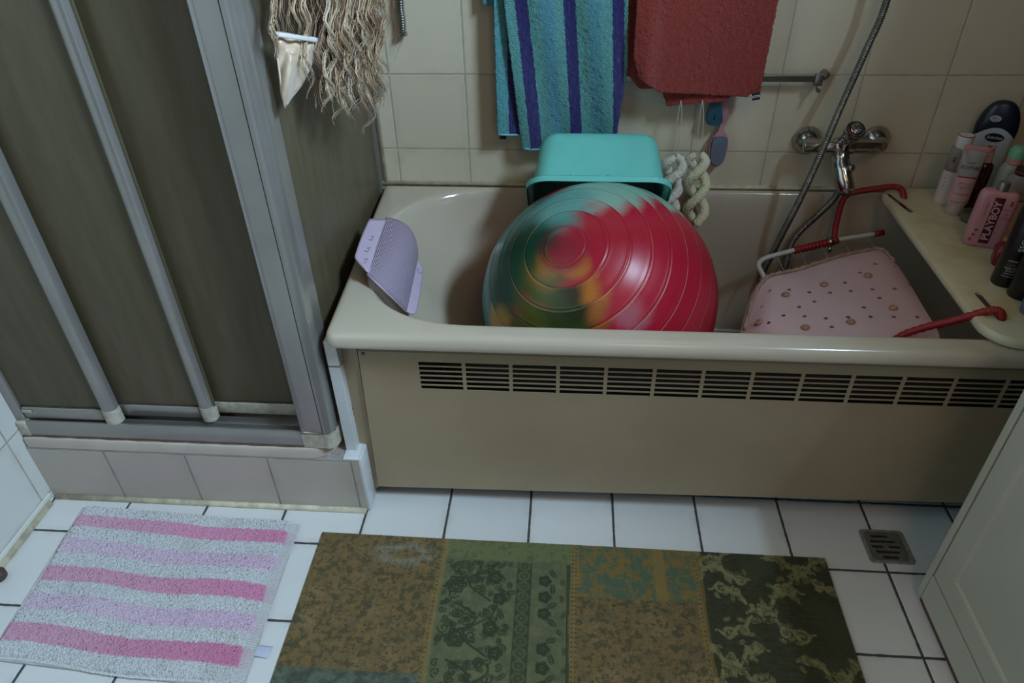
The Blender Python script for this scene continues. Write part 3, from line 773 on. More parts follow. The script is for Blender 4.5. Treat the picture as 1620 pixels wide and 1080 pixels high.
# black care tag with white lettering
p0, p1, p2, p3 = (at(*q, 'y', -.088) for q in ((1189, 148), (1203, 145), (1190, 159), (1202, 157)))
tg = obj('care_tag', rel(quadpatch(p0, p1, p2, p3, 6, 6), OR_), plain('black_tag', '#151515', .6), rt); mod(tg, 'SOLIDIFY', thickness=.0012)
tg['label'] = 'small black tag with white letters'
text('tag_lettering', 'HTM', .0085, plain('white_print', '#c8c6c0', .5), tg, (p0 + p1 + p2 + p3) / 4 - OR_ + Vector((0, -.002, 0)), p1 - p0, p0 - p2, bold=.0004)
w0, w1, w2 = (at(*q, 'y', -.0885) for q in ((1183, 153), (1190, 148), (1191, 154)))
bm = bmesh.new(); bm.faces.new([bm.verts.new(q - OR_) for q in (w0, w1, w2)]); o = obj('tag_end', bm, plain('white_print', '#c8c6c0', .5), rt); mod(o, 'SOLIDIFY', thickness=.001)

# ---------------------------------------------------------------- towel rail, things hanging from it
m_steel = plain('brushed_steel', '#8d8a80', .3, .9, var=.08)
tr = thing('towel_rail', 'flat metal towel rail on the tiled wall behind the towels', 'towel rail', (.7, -.03, .831)); OT = tr.location
z1 = at(1212, 119, 'y', -.03).z; z0 = at(1212, 129, 'y', -.03).z
obj('bar', box(.31, 1.078, -.034, -.029, z0, z1, .001), m_steel, tr).location = -OT
for x, nm in ((1.083, 'bracket'), (.43, 'bracket')):
    b = add_box(bmesh.new(), x - .012, x + .008, -.040, -.026, z0 - .008, z1 + .004, .0015)
    add_box(b, x + .004, x + .016, -.034, -.022, z0 + .004, z1 - .001, .001)
    add_lathe(b, [(0, 0), (.009, 0), (.0095, .004), (.0095, .022), (0, .022)], 16, mtx=Matrix.Translation((x + .018, -.022, z1 - .002)) @ Matrix.Rotation(-PI/2, 4, 'X'))
    add_lathe(b, [(0, 0), (.0085, 0), (.007, .004), (0, .005)], 16, mtx=Matrix.Translation((x + .018, -.022, z1 - .002)) @ Matrix.Rotation(PI/2, 4, 'X'))
    add_tube(b, [(x - .003, -.036, z0 - .005), (x - .003, -.037, z0 - .014), (x - .002, -.043, z0 - .018), (x - .001, -.049, z0 - .016)], [.003, .003, .004, .0055], 10)
    o = obj(nm, b, m_steel, tr, auto=40); o.location = -OT
for x in (.775, .815, .850): 
    o = obj('hook', tube(smooth_path([(x, -.034, z1), (x, -.040, z0), (x, -.038, z0 - .012), (x, -.034, z0 - .012)], 5), .0016, 8), m_steel, tr); o.location = -OT
m_cord = plain('nylon_cord', '#c6c2b2', .35, var=.1)
def loofah(lbl, cord_px, top, bottom, col, phase, y):
    T = at(*top, 'y', y); B = at(*bottom, 'y', y)
    lf = thing('loofah', lbl, 'loofah', T, 0, 'braided loofahs hanging from the rail')
    t = NT('loofah_netting_' + col[1:]); f = t.noise(330, 3, .7)
    t.bump(t.math('ADD', f, t.voro(420)), .7, .003)
    m = t.done(t.mix(t.step(t.noise(14, 3), .3, .7), col, '#e6dfc6'), .85, Sheen_Weight=.3)
    Lz = (T - B).length; ax = (B - T).normalized()
    for s in (0, 1):
        bm = bmesh.new(); N = 80; pts = []; rr = []
        for i in range(N + 1):
            k = i / N; a = phase + s * PI + k * PI * 2.6
            env = min(1, (k + .015) * 9) ** .6
            p = ax * (Lz * k) + Vector((.0225 * math.sin(a), .013 * math.cos(a), 0)) * env
            pts.append(p); rr.append(.0132 * (.6 + .4 * min(1, k * 9)) * (1 + random.uniform(-.035, .035)))
        add_tube(bm, pts, rr, 16)
        o = obj('strand', bm, m, lf); mod(o, 'SUBSURF', levels=1, render_levels=1); bake(o)
        co = np.empty(len(o.data.vertices) * 3); o.data.vertices.foreach_get('co', co); co += RNG.normal(0, .0006, co.shape); o.data.vertices.foreach_set('co', co)
        o.data.polygons.foreach_set('use_smooth', [True] * len(o.data.polygons))
    a = at(*cord_px, 'y', y) - T
    for dx in (-.002, .003):
        obj('cord', tube(smooth_path([Vector((dx, 0, .0)), a * .3 + Vector((dx * 2.5, 0, 0)), a * .75 + Vector((dx * 1.8, .003, 0)), a + Vector((0, .008, 0))], 6), .0010, 6), m_cord, lf)
    return lf
loofah('off white twisted loofah nearer the turquoise basin', (1078, 160), (1068, 247), (1054, 335), '#ece6d2', .3, -.073)
loofah('pale yellow twisted loofah hanging beside the foot file', (1112, 160), (1104, 243), (1100, 352), '#ece2b0', 1.3, -.078)

ff = thing('foot_file', 'pink foot file with grey oval pad hanging on the tiled wall', 'foot file', at(1150, 150, 'y', -.024)); OF = ff.location
def plate(pts, y0, y1, bev=.002):
    b = bmesh.new(); lo = [b.verts.new((p[0], y0, p[1])) for p in pts]; hi = [b.verts.new((p[0], y1, p[1])) for p in pts]; n = len(pts)
    b.faces.new(lo); b.faces.new(hi[::-1])
    for i in range(n): b.faces.new((lo[i], hi[i], hi[(i+1) % n], lo[(i+1) % n]))
    bmesh.ops.bevel(b, geom=[e for e in b.edges if abs(e.verts[0].co.y - e.verts[1].co.y) < 1e-6], offset=bev, segments=2, affect='EDGES')
    return b
def pxpoly(px, y, org): return [((at(*q, 'y', y) - org).x, (at(*q, 'y', y) - org).z) for q in px]
hand = [(1143, 120), (1152, 120), (1153, 160), (1150, 190), (1143, 205), (1150, 214), (1151.5, 222), (1149, 240), (1143, 256), (1135, 263), (1126, 261), (1121.5, 254), (1121.5, 238), (1124, 224), (1129, 214), (1136, 206), (1139, 195), (1141, 160)]
def spoly(pts, y, org, k=4):
    P = smooth_path([(a, b, 0) for a, b in pts], k, closed=True); return pxpoly([(p.x, p.y) for p in P], y, org)
obj('handle', plate(spoly(hand, -.024, OF), -.006, .008), plain('dusty_pink_plastic', '#b58488', .45), ff, auto=60)
pad = [(1128, 220), (1136, 217), (1145, 217), (1150, 221), (1150, 228), (1147, 243), (1141, 257), (1135, 260.5), (1128, 259.5), (1124.5, 254), (1124.5, 240)]
obj('rasp_pad', plate(spoly(pad, -.031, OF), -.0105, -.006, .001), plain('grey_blue_abrasive', '#6a7180', .8, var=.12, bump=.5, bscale=900), ff, auto=60)['label'] = 'grey blue abrasive pad'
o = obj('pad_rim', tube([Vector((x, -.0065, z)) for x, z in spoly(pad, -.031, OF)], .0011, 6, closed=True), plain('dark_rim', '#33302f', .5), ff)
bh = thing('brush', 'dark teal bath brush end with a slot, hanging above the pink foot file', 'brush', at(1131, 150, 'y', -.035)); OBH = bh.location
bp_ = [(1124, 120), (1138, 120), (1141, 160), (1143, 185), (1142, 194), (1136, 197), (1122, 197), (1116.5, 192), (1117, 183), (1122, 172), (1125, 150)]
bo2 = obj('handle', plate(spoly(bp_, -.035, OBH), -.006, .007, .003), plain('dark_teal_plastic', '#1d4c5e', .4), bh, auto=60)
b = bmesh.new(); q = at(1129.5, 184, 'y', -.035) - OBH
add_box(b, q.x - .0022, q.x + .0022, -.03, .03, q.z - .0075, q.z + .006)
cut(bo2, b)
pg = thing('hanging_brush', 'small dark brown brush end peeking out under the turquoise towel', 'brush', at(795, 200, 'y', -.03))
obj('handle', tube([(0, 0, .10), (0, 0, 0), (.0005, 0, at(795, 219, 'y', -.03).z - pg.location.z)], .0095, 14, flat=.7), plain('dark_brown_plastic', '#39322c', .5), pg)

# ---------------------------------------------------------------- mixer tap
mx = thing('mixer_tap', 'chrome bath mixer tap with round temperature knob on the tiled wall', 'mixer tap', (1.18, 0, .668)); OM = mx.location
def wp(px, py, y): return at(px, py, 'y', y) - OM
RX = Matrix.Rotation(PI/2, 4, 'X')
FL = wp(1276, 221, -.004); FR = wp(1384, 221, -.004)
for c in (FL, FR):
    obj('flange', lathe([(0, 0), (.036, 0), (.0375, .003), (.036, .008), (.021, .026), (.016, .030), (.0145, .05), (0, .05)], 40, mtx=Matrix.Translation(c) @ RX), m_chrome, mx, auto=50)
yb = -.066; zb = wp(1330, 231, yb).z
bl_, br_ = wp(1270, 231, yb).x, wp(1392, 231, yb).x
def rot_tube(x0, x1, r, n=28): return lathe([(0, x0), (r * .9, x0), (r, x0 + .002), (r, x1 - .002), (r * .9, x1), (0, x1)], n, mtx=Matrix.Translation((0, yb, zb)) @ Matrix.Rotation(PI/2, 4, 'Y'))
b = rot_tube(bl_, br_, .0170)
add_lathe(b, [(0, -.028), (.018, -.028), (.021, -.022), (.0225, 0), (.021, .022), (.018, .028), (0, .028)], 28, mtx=Matrix.Translation(((bl_ + br_) / 2 + .004, yb, zb)) @ Matrix.Rotation(PI/2, 4, 'Y'))
obj('body', b, m_chrome, mx, auto=50)
kc = wp(1354, 205, -.118); ko = Vector(((bl_ + br_) / 2 + .003, yb, zb))
kd = (kc - ko).normalized(); KM = Matrix.Translation(kc) @ kd.to_track_quat('Z', 'Y').to_matrix().to_4x4()
obj('neck', tube([ko, ko + (kc - ko) * .55, kc - kd * .012], [.021, .019, .0205], 24), m_chrome, mx)
kn = obj('knob', lathe([(0, -.026), (.0205, -.026), (.0235, -.018), (.0238, -.002), (.0225, .0015), (.0150, .0025), (0, .0025)], 36, mtx=KM), m_chrome, mx, auto=40)
obj('dial_ring', lathe([(.0146, .002), (.0152, .0040), (.0205, .0034), (.0226, .0012)], 36, mtx=KM), plain('black_dial', '#1a1716', .35), kn)['label'] = 'black dial ring'
ux = kd.cross(Vector((0, 0, 1))).normalized() * -1; uz = ux.cross(kd) * 1
if uz.z < 0: uz = -uz
if ux.x < 0: ux = -ux
def arc(a0, a1, m, nm, lb):
    obj(nm, tube([kc + kd * .0037 + ux * (.0185 * math.cos(a)) + uz * (.0185 * math.sin(a)) for a in np.linspace(a0, a1, 14)], .0016, 6), m, kn)['label'] = lb
arc(math.radians(165), math.radians(255), plain('red_mark', '#9c2620', .4), 'hot_mark', 'red arc for hot')
arc(math.radians(285), math.radians(345), plain('blue_mark', '#4a6a88', .4), 'cold_mark', 'blue arc for cold')
b = lathe([(0, .0), (.0145, 0), (.0142, .0055), (.012, .0075), (0, .0082)], 32, mtx=KM)
for k in range(14):
    a = 2 * PI * k / 14
    add_tube(b, [kc + kd * .0082 + (ux * math.cos(a) + uz * math.sin(a)) * .003, kc + kd * .0075 + (ux * math.cos(a) + uz * math.sin(a)) * .0125], .0011, 6)
obj('knob_button', b, m_chrome, kn, auto=40)
s0 = ko + Vector((0, -.006, -.012))
spp = [s0, wp(1329, 250, -.082), wp(1331, 266, -.092), wp(1334, 282, -.108), wp(1338, 294, -.120), wp(1338, 300, -.120)]
spth = smooth_path(spp, 6)
obj('spout', tube(spth, lambda t: .0205 + .003 * math.sin(PI * min(1, t * 1.2)) , 24), m_chrome, mx)
obj('aerator', tube([spp[-2] + Vector((0, .002, -.006)), spp[-1] + Vector((0, .002, -.010))], [.0185, .0165], 20), plain('worn_chrome', '#8e8b82', .3, .9), mx)
dv = wp(1342, 266, -.105); dd = Vector((.35, -.75, .35)).normalized()
obj('diverter_knob', tube([dv - dd * .012, dv - dd * .002, dv, dv + dd * .014, dv + dd * .016], [.006, .006, .0105, .0095, .0075], 10), m_chrome, mx, auto=50)

# shower hose: two visible runs of one hose that dips into the tub
t = NT('ribbed_metal_hose'); m_hose = t.done(t.mix(t.step(t.noise(20, 2), .3, .7), '#73716a', '#95938b'), .3, .9)
def corrugated(pts, r, pitch, amp, seg=12):
    P = [Vector(p) for p in pts]; Lc = [0]
    for a, b in zip(P, P[1:]): Lc.append(Lc[-1] + (b - a).length)
    n = int(Lc[-1] / pitch) * 4; out = []; rr = []; j = 0
    for i in range(n + 1):
        s = Lc[-1] * i / n
        while j < len(P) - 2 and Lc[j+1] < s: j += 1
        k = (s - Lc[j]) / max(1e-9, Lc[j+1] - Lc[j]); out.append(P[j].lerp(P[j+1], k)); rr.append(r + amp * (1, .3, -1, .3)[i % 4])
    return tube(out, rr, seg)
hp = [at(1440, -160, 'y', -.06), at(1403, 0, 'y', -.075), at(1370, 80, 'y', -.088), at(1330, 170, 'y', -.115), at(1300, 240, 'y', -.135), at(1268, 310, 'y', -.125), at(1240, 365, 'y', -.105), at(1220, 405, 'y', -.078), at(1204, 438, 'y', -.068),
      Vector((1.04, -.095, .27)), Vector((1.075, -.11, .20)), Vector((1.09, -.10, .24)), at(1243, 420, 'y', -.066), at(1250, 390, 'y', -.066), at(1264, 368, 'y', -.070), at(1298, 336, 'y', -.085), at(1318, 316, 'y', -.10), at(1327, 302, 'y', -.105), at(1329, 292, 'y', -.102)]
tag(obj('shower_hose', corrugated(smooth_path(hp, 12), .0080, .0046, .0012), m_hose), 'long ribbed metal shower hose looping from the mixer tap into the tub', 'shower hose')
he = thing('hose_end', 'short ribbed metal hose end hanging beside the wig on the back wall', 'hose', at(636, 20, 'y', -.018)); OH = he.location
pts = smooth_path([at(632, -120, 'y', -.02) - OH, at(633, 0, 'y', -.018) - OH, at(636, 30, 'y', -.018) - OH, at(637, 50, 'y', -.018) - OH], 10)
obj('hose', corrugated(pts, .0082, .0056, .0016), m_hose, he)
e = at(637, 50, 'y', -.018) - OH
obj('nut', tube([e + Vector((0, 0, .003)), e + Vector((0, 0, -.001)), e + Vector((0, 0, -.003)), e + Vector((0, 0, -.009)), e + Vector((0, 0, -.0105))], [.0085, .0085, .0115, .0115, .0085], 6), m_chrome, he, auto=30)

# ---------------------------------------------------------------- bottles on the board
def lab_mat(name, c, rough=.4, **kw): return plain(name, c, rough, var=.03, **kw)
RZ = math.radians(-19)
FX = Vector((1, 0, 0)); FZ = Vector((0, 0, 1)); FN = Vector((0, -1, 0))
m_ink = lab_mat('dark_ink', '#2a2022', .6); m_redink = lab_mat('red_ink', '#8f2430', .6); m_wht = lab_mat('white_ink', '#d5d5d0', .6)
m_clear = NT('clear_plastic').done('#cfcac0', .12, Transmission_Weight=.85, IOR=1.3)
m_palepink = lab_mat('pale_pink_plastic', '#c49b99', .35)
def bottle(name, lbl, cat, x, y, rz=RZ, group='toiletries standing on the bath board'):
    return thing(name, lbl, cat, (x, y, BZ), rz, group)
# tall pale bottle with a white red-ringed cap
b1 = bottle('hair_bottle', 'tall clear bottle with a white red-ringed cap, nearest the wall edge of the board', 'bottle', 1.428, -.125)
obj('body', lathe([(0, 0), (.0215, 0), (.023, .003), (.023, .10), (.0225, .135), (.021, .143), (.0, .143)], 32, sx=1, sy=.8), lab_mat('blush_white_plastic', '#d6c3bb', .35), b1, auto=50)
obj('clear_sleeve', lathe([(.0234, .085), (.0234, .137), (.0215, .1445), (0.016, .1455)], 32, sy=.8), m_clear, b1)
obj('cap', lathe([(0, .144), (.0175, .144), (.018, .146), (.018, .172), (.0175, .174), (0, .174)], 32), m_wht, b1, auto=50)
obj('cap_ring', tube([(.0180 * math.cos(a), .0180 * math.sin(a), .1735) for a in np.linspace(0, 2 * PI, 33)[:-1]], .0011, 6, closed=True), m_redink, b1)
text('lettering', 'E', .018, m_ink, b1, (-.010, -.0186, .115), FX, FZ, wrap=.023)
for k in range(6): text('lettering', 'SERUM'[k % 5], .006, m_ink, b1, (-.015, -.0175, .088 - k * .010), FZ, -FX)
# tube standing on its cap
b2 = bottle('hair_tube', 'pale pink tube with clear upper part standing on its cap, front left on the board', 'tube', 1.4255, -.190)
def tube_loft(sec, n=32): return loft([[(rx * math.cos(2*PI*k/n), ry * math.sin(2*PI*k/n), z) for k in range(n)] for rx, ry, z in sec], True, True)
obj('cap', tube_loft([(.0195, .0195, 0), (.0205, .0205, .002), (.0205, .0205, .026), (.020, .020, .028)]), NT('milky_cap').done('#cdb9ac', .2, Transmission_Weight=.3), b2, auto=40)
tb = obj('body', tube_loft([(.0225, .0205, .0285), (.0235, .0208, .031), (.0235, .0185, .07), (.024, .0160, .10)]), m_palepink, b2, auto=60)
obj('shoulder', tube_loft([(.0239, .0160, .1003), (.0245, .0125, .125), (.0255, .006, .148), (.0262, .0022, .160)]), NT('greyish_clear_tube').done('#b3aaa4', .18, Transmission_Weight=.35), b2, auto=60)['label'] = 'clear upper part of the tube'
obj('crimp', box(-.0262, .0262, -.0016, .0016, .160, .170, .0005), lab_mat('rose_crimp', '#c48488'), b2)['label'] = 'rose crimped end'
text('lettering', 'ELVITAL', .0115, m_ink, b2, (.001, -.0132, .122), FX, Vector((0, .22, 1)), bold=.0001, wrap=.05)
text('lettering', 'L\u2019ORÉAL', .005, m_ink, b2, (.0, -.0108, .133), FX, Vector((0, .25, 1)), wrap=.05)
o = obj('label_band', box(-.0205, .0205, -.0172, -.0142, .0985, .1005), m_redink, b2); o['label'] = 'dark red band'
text('lettering', 'DREAM LONG', .0056, m_redink, b2, (.001, -.0183, .084), FX, Vector((0, .08, 1)), wrap=.026)
text('lettering', 'SUPER BLOWDRY', .0038, m_ink, b2, (.001, -.0187, .076), FX, Vector((0, .06, 1)), wrap=.026)
text('lettering', 'CREAM', .0038, m_ink, b2, (-.002, -.0190, .071), FX, Vector((0, .06, 1)), wrap=.026)
text('lettering', '17 SCIENCE', .0062, m_ink, b2, (.0, -.0196, .057), FX, Vector((0, .06, 1)), wrap=.026)
o = obj('label_line', tube([(.0225 * math.sin(a), -.0212 * math.cos(a) * .99, .037) for a in np.linspace(-.9, .9, 14)], .0005, 5), m_ink, b2)
# dark bottle with a rose pump
b3 = bottle('spray_bottle', 'dark burgundy bottle with a rose cap, behind the pale pink tube', 'bottle', 1.472, -.165)
obj('body', lathe([(0, 0), (.0185, 0), (.020, .003), (.020, .108), (.018, .118), (.011, .124), (0, .124)], 28, sy=.8), NT('burgundy_glass').done('#3a1820', .15, Transmission_Weight=.2), b3, auto=50)
obj('pump', lathe([(0, .124), (.0115, .124), (.0115, .146), (.009, .148), (0, .148)], 24), m_palepink, b3, auto=40)
obj('cap', add_box(lathe([(0, .148), (.0095, .148), (.0095, .160), (0, .160)], 24), -.018, .002, -.006, .006, .152, .160, .002), lab_mat('rose_cap', '#c48488'), b3, auto=40)['label'] = 'rose pump head'
text('lettering', 'ELVITAL', .0075, m_redink, b3, (-.002, -.0161, .095), FX, FZ, wrap=.02)
# big lotion bottle
b4 = bottle('lotion_bottle', 'large pale lotion bottle with a dark navy cap, tallest on the board', 'bottle', 1.526, -.060, math.radians(-20))
def el(rx, ry, z, n=40, p=2.4):
    return [(math.copysign(abs(math.cos(2*PI*k/n)) ** (2/p) * rx, math.cos(2*PI*k/n)), math.copysign(abs(math.sin(2*PI*k/n)) ** (2/p) * ry, math.sin(2*PI*k/n)), z) for k in range(n)]
def split_z(x): return .170 - .55 * x * x / .046
lo = [el(.034, .019, 0), el(.037, .0215, .004)] + [el(.038 + .004 * k, .022 + .001 * k, .004 + .156 * k) for k in np.linspace(.1, 1, 10)]
def dome(k, top=.236, z0=.160, R=.0425, D_=.0232):
    a = k * PI / 2; return el(max(.001, R * math.cos(a) ** .8), max(.001, D_ * math.cos(a) ** .6), z0 + (top - z0) * math.sin(a))
up = [dome(k) for k in np.linspace(0, .995, 16)]
full = lo + up[1:]
v, f = loft(full, True, True)
m_lot = lab_mat('pale_blue_grey_plastic', '#b8c4c8', .3); m_navy = lab_mat('dark_navy_plastic', '#151c2e', .3)
bmx = bmesh.new(); VV = [bmx.verts.new(q) for q in v]
for q in bmx.verts: q.co.x *= 1.10
bmx.verts.index_update()
for q in f: bmx.faces.new([VV[i] for i in q])
bmesh.ops.subdivide_edges(bmx, edges=[e for e in bmx.edges if max(e.verts[0].co.z, e.verts[1].co.z) > .12], cuts=6, use_grid_fill=True)
cap = bmx.copy()
def above(c): return c.z > .176 - 14 * c.x * c.x + .0
bmesh.ops.delete(bmx, geom=[q for q in bmx.faces if above(q.calc_center_median())], context='FACES')
bmesh.ops.delete(cap, geom=[q for q in cap.faces if not above(q.calc_center_median())], context='FACES')
for w in cap.verts: w.co.x *= 1.012; w.co.y *= 1.03
obj('body', bmx, m_lot, b4); cp = obj('cap', cap, m_navy, b4); mod(cp, 'SOLIDIFY', thickness=.001, offset=-1)
def ell_plate(nm, c, rx, rz, m, par, y, lbl=None, th=.0008):
    o = obj(nm, lathe([(0, -th), (1, -th), (1, th), (0, th)], 36, mtx=Matrix.Translation((c[0], y, c[1])) @ Matrix.Rotation(PI/2, 4, 'X') @ Matrix.Diagonal((rx, rz, 1, 1))), m, par, smooth=False)
    if lbl: o['label'] = lbl
    return o
e1 = ell_plate('sticker', (-.012, .197), .0125, .0078, lab_mat('silver_sticker', '#aab0b4', .4), b4, -.0222, 'small oval silver sticker')
e1.rotation_euler = (0, 0, 0)
text('sticker_lettering', 'Nr.1', .0075, m_ink, e1, (-.012, -.0232, .1985), FX, FZ, bold=.0001)
text('sticker_lettering', 'Babypflege', .0030, m_ink, e1, (-.012, -.0232, .1935), FX, FZ)
e2 = ell_plate('emblem', (0, .152), .0205, .0105, m_navy, b4, -.0240, 'dark oval emblem with white script')
text('emblem_lettering', 'Bübchen', .0100, m_wht, e2, (0, -.0250, .152), FX, FZ, shear=.25)
text('lettering', 'BABY', .0075, m_navy, b4, (.006, -.0236, .130), FX, FZ)
# pink flat bottle with vertical lettering
b5 = bottle('shower_gel_bottle', 'flat pink bottle with silver cap and big vertical lettering, middle of the board', 'bottle', 1.4195, -.352, math.radians(-18))
def fl_loop(hw, hd, z, r): return [(x, y, z) for x, y in rrect(-hw, hw, -hd, hd, r, 5, 4)]
m_pk = lab_mat('candy_pink_plastic', '#bd858a', .35)
obj('body', loft([fl_loop(.034, .013, 0, .010), fl_loop(.037, .0155, .004, .012), fl_loop(.0385, .0165, .02, .013), fl_loop(.0385, .0165, .115, .013), fl_loop(.0375, .0158, .125, .0125), fl_loop(.034, .0135, .131, .011), fl_loop(.026, .011, .1335, .009)], True, True), m_pk, b5)
obj('cap', lathe([(0, .133), (.0115, .133), (.0115, .150), (.0105, .1525), (0, .1525)], 28), plain('satin_silver', '#9a8f88', .3, .8), b5, auto=50)['label'] = 'satin silver cap'
lb = obj('name_panel', box(-.0095, .0105, -.0172, -.0160, .012, .122, .0004), lab_mat('maroon_print', '#4a1020', .5), b5); lb['label'] = 'dark maroon strip with pale letters'
text('panel_lettering', 'PLAYBOY', .0215, lab_mat('pale_pink_ink', '#d79fa5', .5), lb, (.0005, -.0174, .067), FZ, -FX, bold=.0005, sxy=(1.02, .98))
text('lettering', 'PLAY IT SEXY', .0058, m_redink, b5, (-.0185, -.0170, .092), FZ, -FX)
for i, w in enumerate(('SHOWER', 'GEL', 'DOUCHE')): text('lettering', w, .0048, m_redink, b5, (.016 + i * .0062, -.0170, .096 - i * .010), FX, FZ)
bm = bmesh.new()
for cx, cz, rx, rz in ((.0245, .1105, .0022, .0026), (.0232, .1148, .0010, .0030), (.0262, .1146, .0010, .0028), (.0232, .1060, .0018, .0012), (.0264, .1060, .0018, .0012)):
    add_lathe(bm, [(0, 0), (1, 0), (1, .0006), (0, .0006)], 14, mtx=Matrix.Translation((cx, -.0165, cz)) @ Matrix.Rotation(PI/2, 4, 'X') @ Matrix.Diagonal((rx, rz, 1, 1)))
obj('emblem', bm, m_redink, b5)
bm = bmesh.new()
for i, (cx, cz) in enumerate(((-.0275, .018), (-.0245, .030), (-.0215, .042))):
    for a in np.linspace(0, 2*PI, 6)[:-1]:
        add_lathe(bm, [(0, 0), (1, 0), (1, .0005), (0, .0005)], 10, mtx=Matrix.Translation((cx + .0022 * math.cos(a), -.0166, cz + .0022 * math.sin(a))) @ Matrix.Rotation(PI/2, 4, 'X') @ Matrix.Diagonal((.0017, .0017, 1, 1)))
obj('flower_print', bm, lab_mat('rose_print', '#a04a58', .5), b5)
# second clear-topped bottle behind the pink one
b6 = bottle('hair_bottle', 'clear-topped pale pink bottle standing right behind the flat pink bottle', 'bottle', 1.488, -.292, math.radians(-24))
obj('body', lathe([(0, 0), (.0245, 0), (.026, .003), (.026, .095), (.0, .095)], 32, sy=.8), m_palepink, b6, auto=50)
obj('clear_sleeve', lathe([(.0262, .094), (.0262, .140), (.0245, .1455), (0, .1455)], 32, sy=.8), NT('greyish_clear_cap').done('#a79e98', .15, Transmission_Weight=.4), b6, auto=50)
obj('cap', lathe([(0, .1455), (.017, .1455), (.0175, .148), (.0175, .160), (0, .161)], 28), m_ink, b6, auto=50)
obj('cap_ring', tube([(.0180 * math.cos(a), .0180 * math.sin(a), .1525) for a in np.linspace(0, 2 * PI, 29)[:-1]], .0012, 6, closed=True), m_redink, b6)
text('lettering', 'ELVITAL', .0115, m_ink, b6, (.0, -.0212, .107), FX, FZ, wrap=.026)
text('lettering', 'DREAM LONG', .0055, m_redink, b6, (.0, -.0210, .075), FX, FZ, wrap=.026)
text('lettering', 'SHAMPOO', .0050, m_ink, b6, (.0, -.0210, .063), FX, FZ, wrap=.026)
obj('label_band', box(-.019, .019, -.0222, -.0175, .0905, .0930), m_redink, b6)
# green capped bottle at frame edge
b7 = bottle('capped_bottle', 'bottle with a mint green and pink cap at the right edge of the photo', 'bottle', 1.512, -.205)
obj('body', lathe([(0, 0), (.0225, 0), (.024, .003), (.024, .120), (.020, .132), (.014, .138), (0, .138)], 28, sy=.85), lab_mat('sage_plastic', '#8d9080'), b7, auto=50)
obj('collar', lathe([(0, .138), (.0165, .138), (.0165, .150), (0, .150)], 24), lab_mat('coral_plastic', '#c9807a'), b7, auto=50)
obj('cap', lathe([(0, .150), (.0185, .150), (.018, .168), (.012, .177), (0, .179)], 28), lab_mat('mint_plastic', '#6fa583'), b7, auto=50)
# red tin
b8 = thing('soap_box', 'small red soap box between the flat pink bottle and black bottle', 'soap box', (1.435, -.44, BZ), math.radians(-24))
obj('base', loft([fl_loop(.026, .020, 0, .008), fl_loop(.029, .0225, .004, .009), fl_loop(.029, .0225, .024, .009)], True, True), lab_mat('dark_red_plastic', '#7c1722', .35), b8, auto=50)
obj('lid', loft([fl_loop(.0295, .023, .0245, .009), fl_loop(.0295, .023, .034, .009), fl_loop(.025, .0185, .044, .010), fl_loop(.012, .008, .048, .006)], True, True), lab_mat('dark_red_plastic', '#7c1722', .35), b8, auto=50)
# black bottles
m_blk = lab_mat('black_plastic', '#0f0f10', .35)
b9 = bottle('styling_bottle', 'black styling bottle with white vertical lettering, in front of the red box', 'bottle', 1.393, -.520, math.radians(-26))
obj('body', lathe([(0, 0), (.0225, 0), (.0240, .003), (.0240, .165), (.022, .172), (0, .172)], 32), m_blk, b9, auto=50)
obj('cap', lathe([(0, .172), (.0225, .172), (.0225, .215), (.021, .218), (0, .218)], 32), m_blk, b9, auto=50)
text('lettering', 'SSOY', .0165, m_wht, b9, (.004, -.0245, .105), FZ, -FX, sxy=(1, .85))
text('lettering', 'INTENSE', .0045, m_wht, b9, (-.001, -.0240, .062), FX, FZ, wrap=.024)
text('lettering', 'CURL', .0085, lab_mat('copper_ink', '#a06a58', .5), b9, (.0, -.0240, .053), FX, FZ, wrap=.024)
for i, (w, s) in enumerate((('CREAM GEL', .0048), ('STYLE', .006), ('DEFINITION', .0034), ('MAXIMUM HOLD', .0030))): text('lettering', w, s, m_wht, b9, (.0, -.0240, .0455 - i * .0062), FX, FZ, wrap=.024)
b10 = bottle('styling_bottle', 'second black bottle, right of and nearer the front than the lettered black one', 'bottle', 1.404, -.570, math.radians(-26))
obj('body', lathe([(0, 0), (.0235, 0), (.025, .003), (.025, .15), (.022, .158), (0, .158)], 32), m_blk, b10, auto=50)
obj('cap', lathe([(0, .158), (.021, .158), (.021, .195), (0, .197)], 32), m_blk, b10, auto=50)
b11 = bottle('blue_bottle', 'grey blue bottle cut off by the right edge, frontmost on the board', 'bottle', 1.397, -.634, math.radians(-26))
obj('body', lathe([(0, 0), (.0225, 0), (.024, .003), (.024, .13), (.018, .145), (0, .147)], 32), lab_mat('grey_blue_plastic', '#5b6784', .35), b11, auto=50)
obj('cap', lathe([(0, .147), (.0165, .147), (.0165, .172), (0, .174)], 28), m_wht, b11, auto=50)
# clear puck
p = at(1530, 352, 'z', BZ)
o = obj('clear_cup', lathe([(0, 0), (.0225, 0), (.0245, .002), (.0255, .022), (.0240, .022), (.023, .004), (0, .003)], 32), NT('clear_cup_plastic').done('#b8ae92', .15, Transmission_Weight=.8, IOR=1.3), None, auto=40, loc=(p.x + .012, p.y + .010, BZ))
tag(o, 'low clear plastic cup tucked behind the flat pink bottle', 'cup')

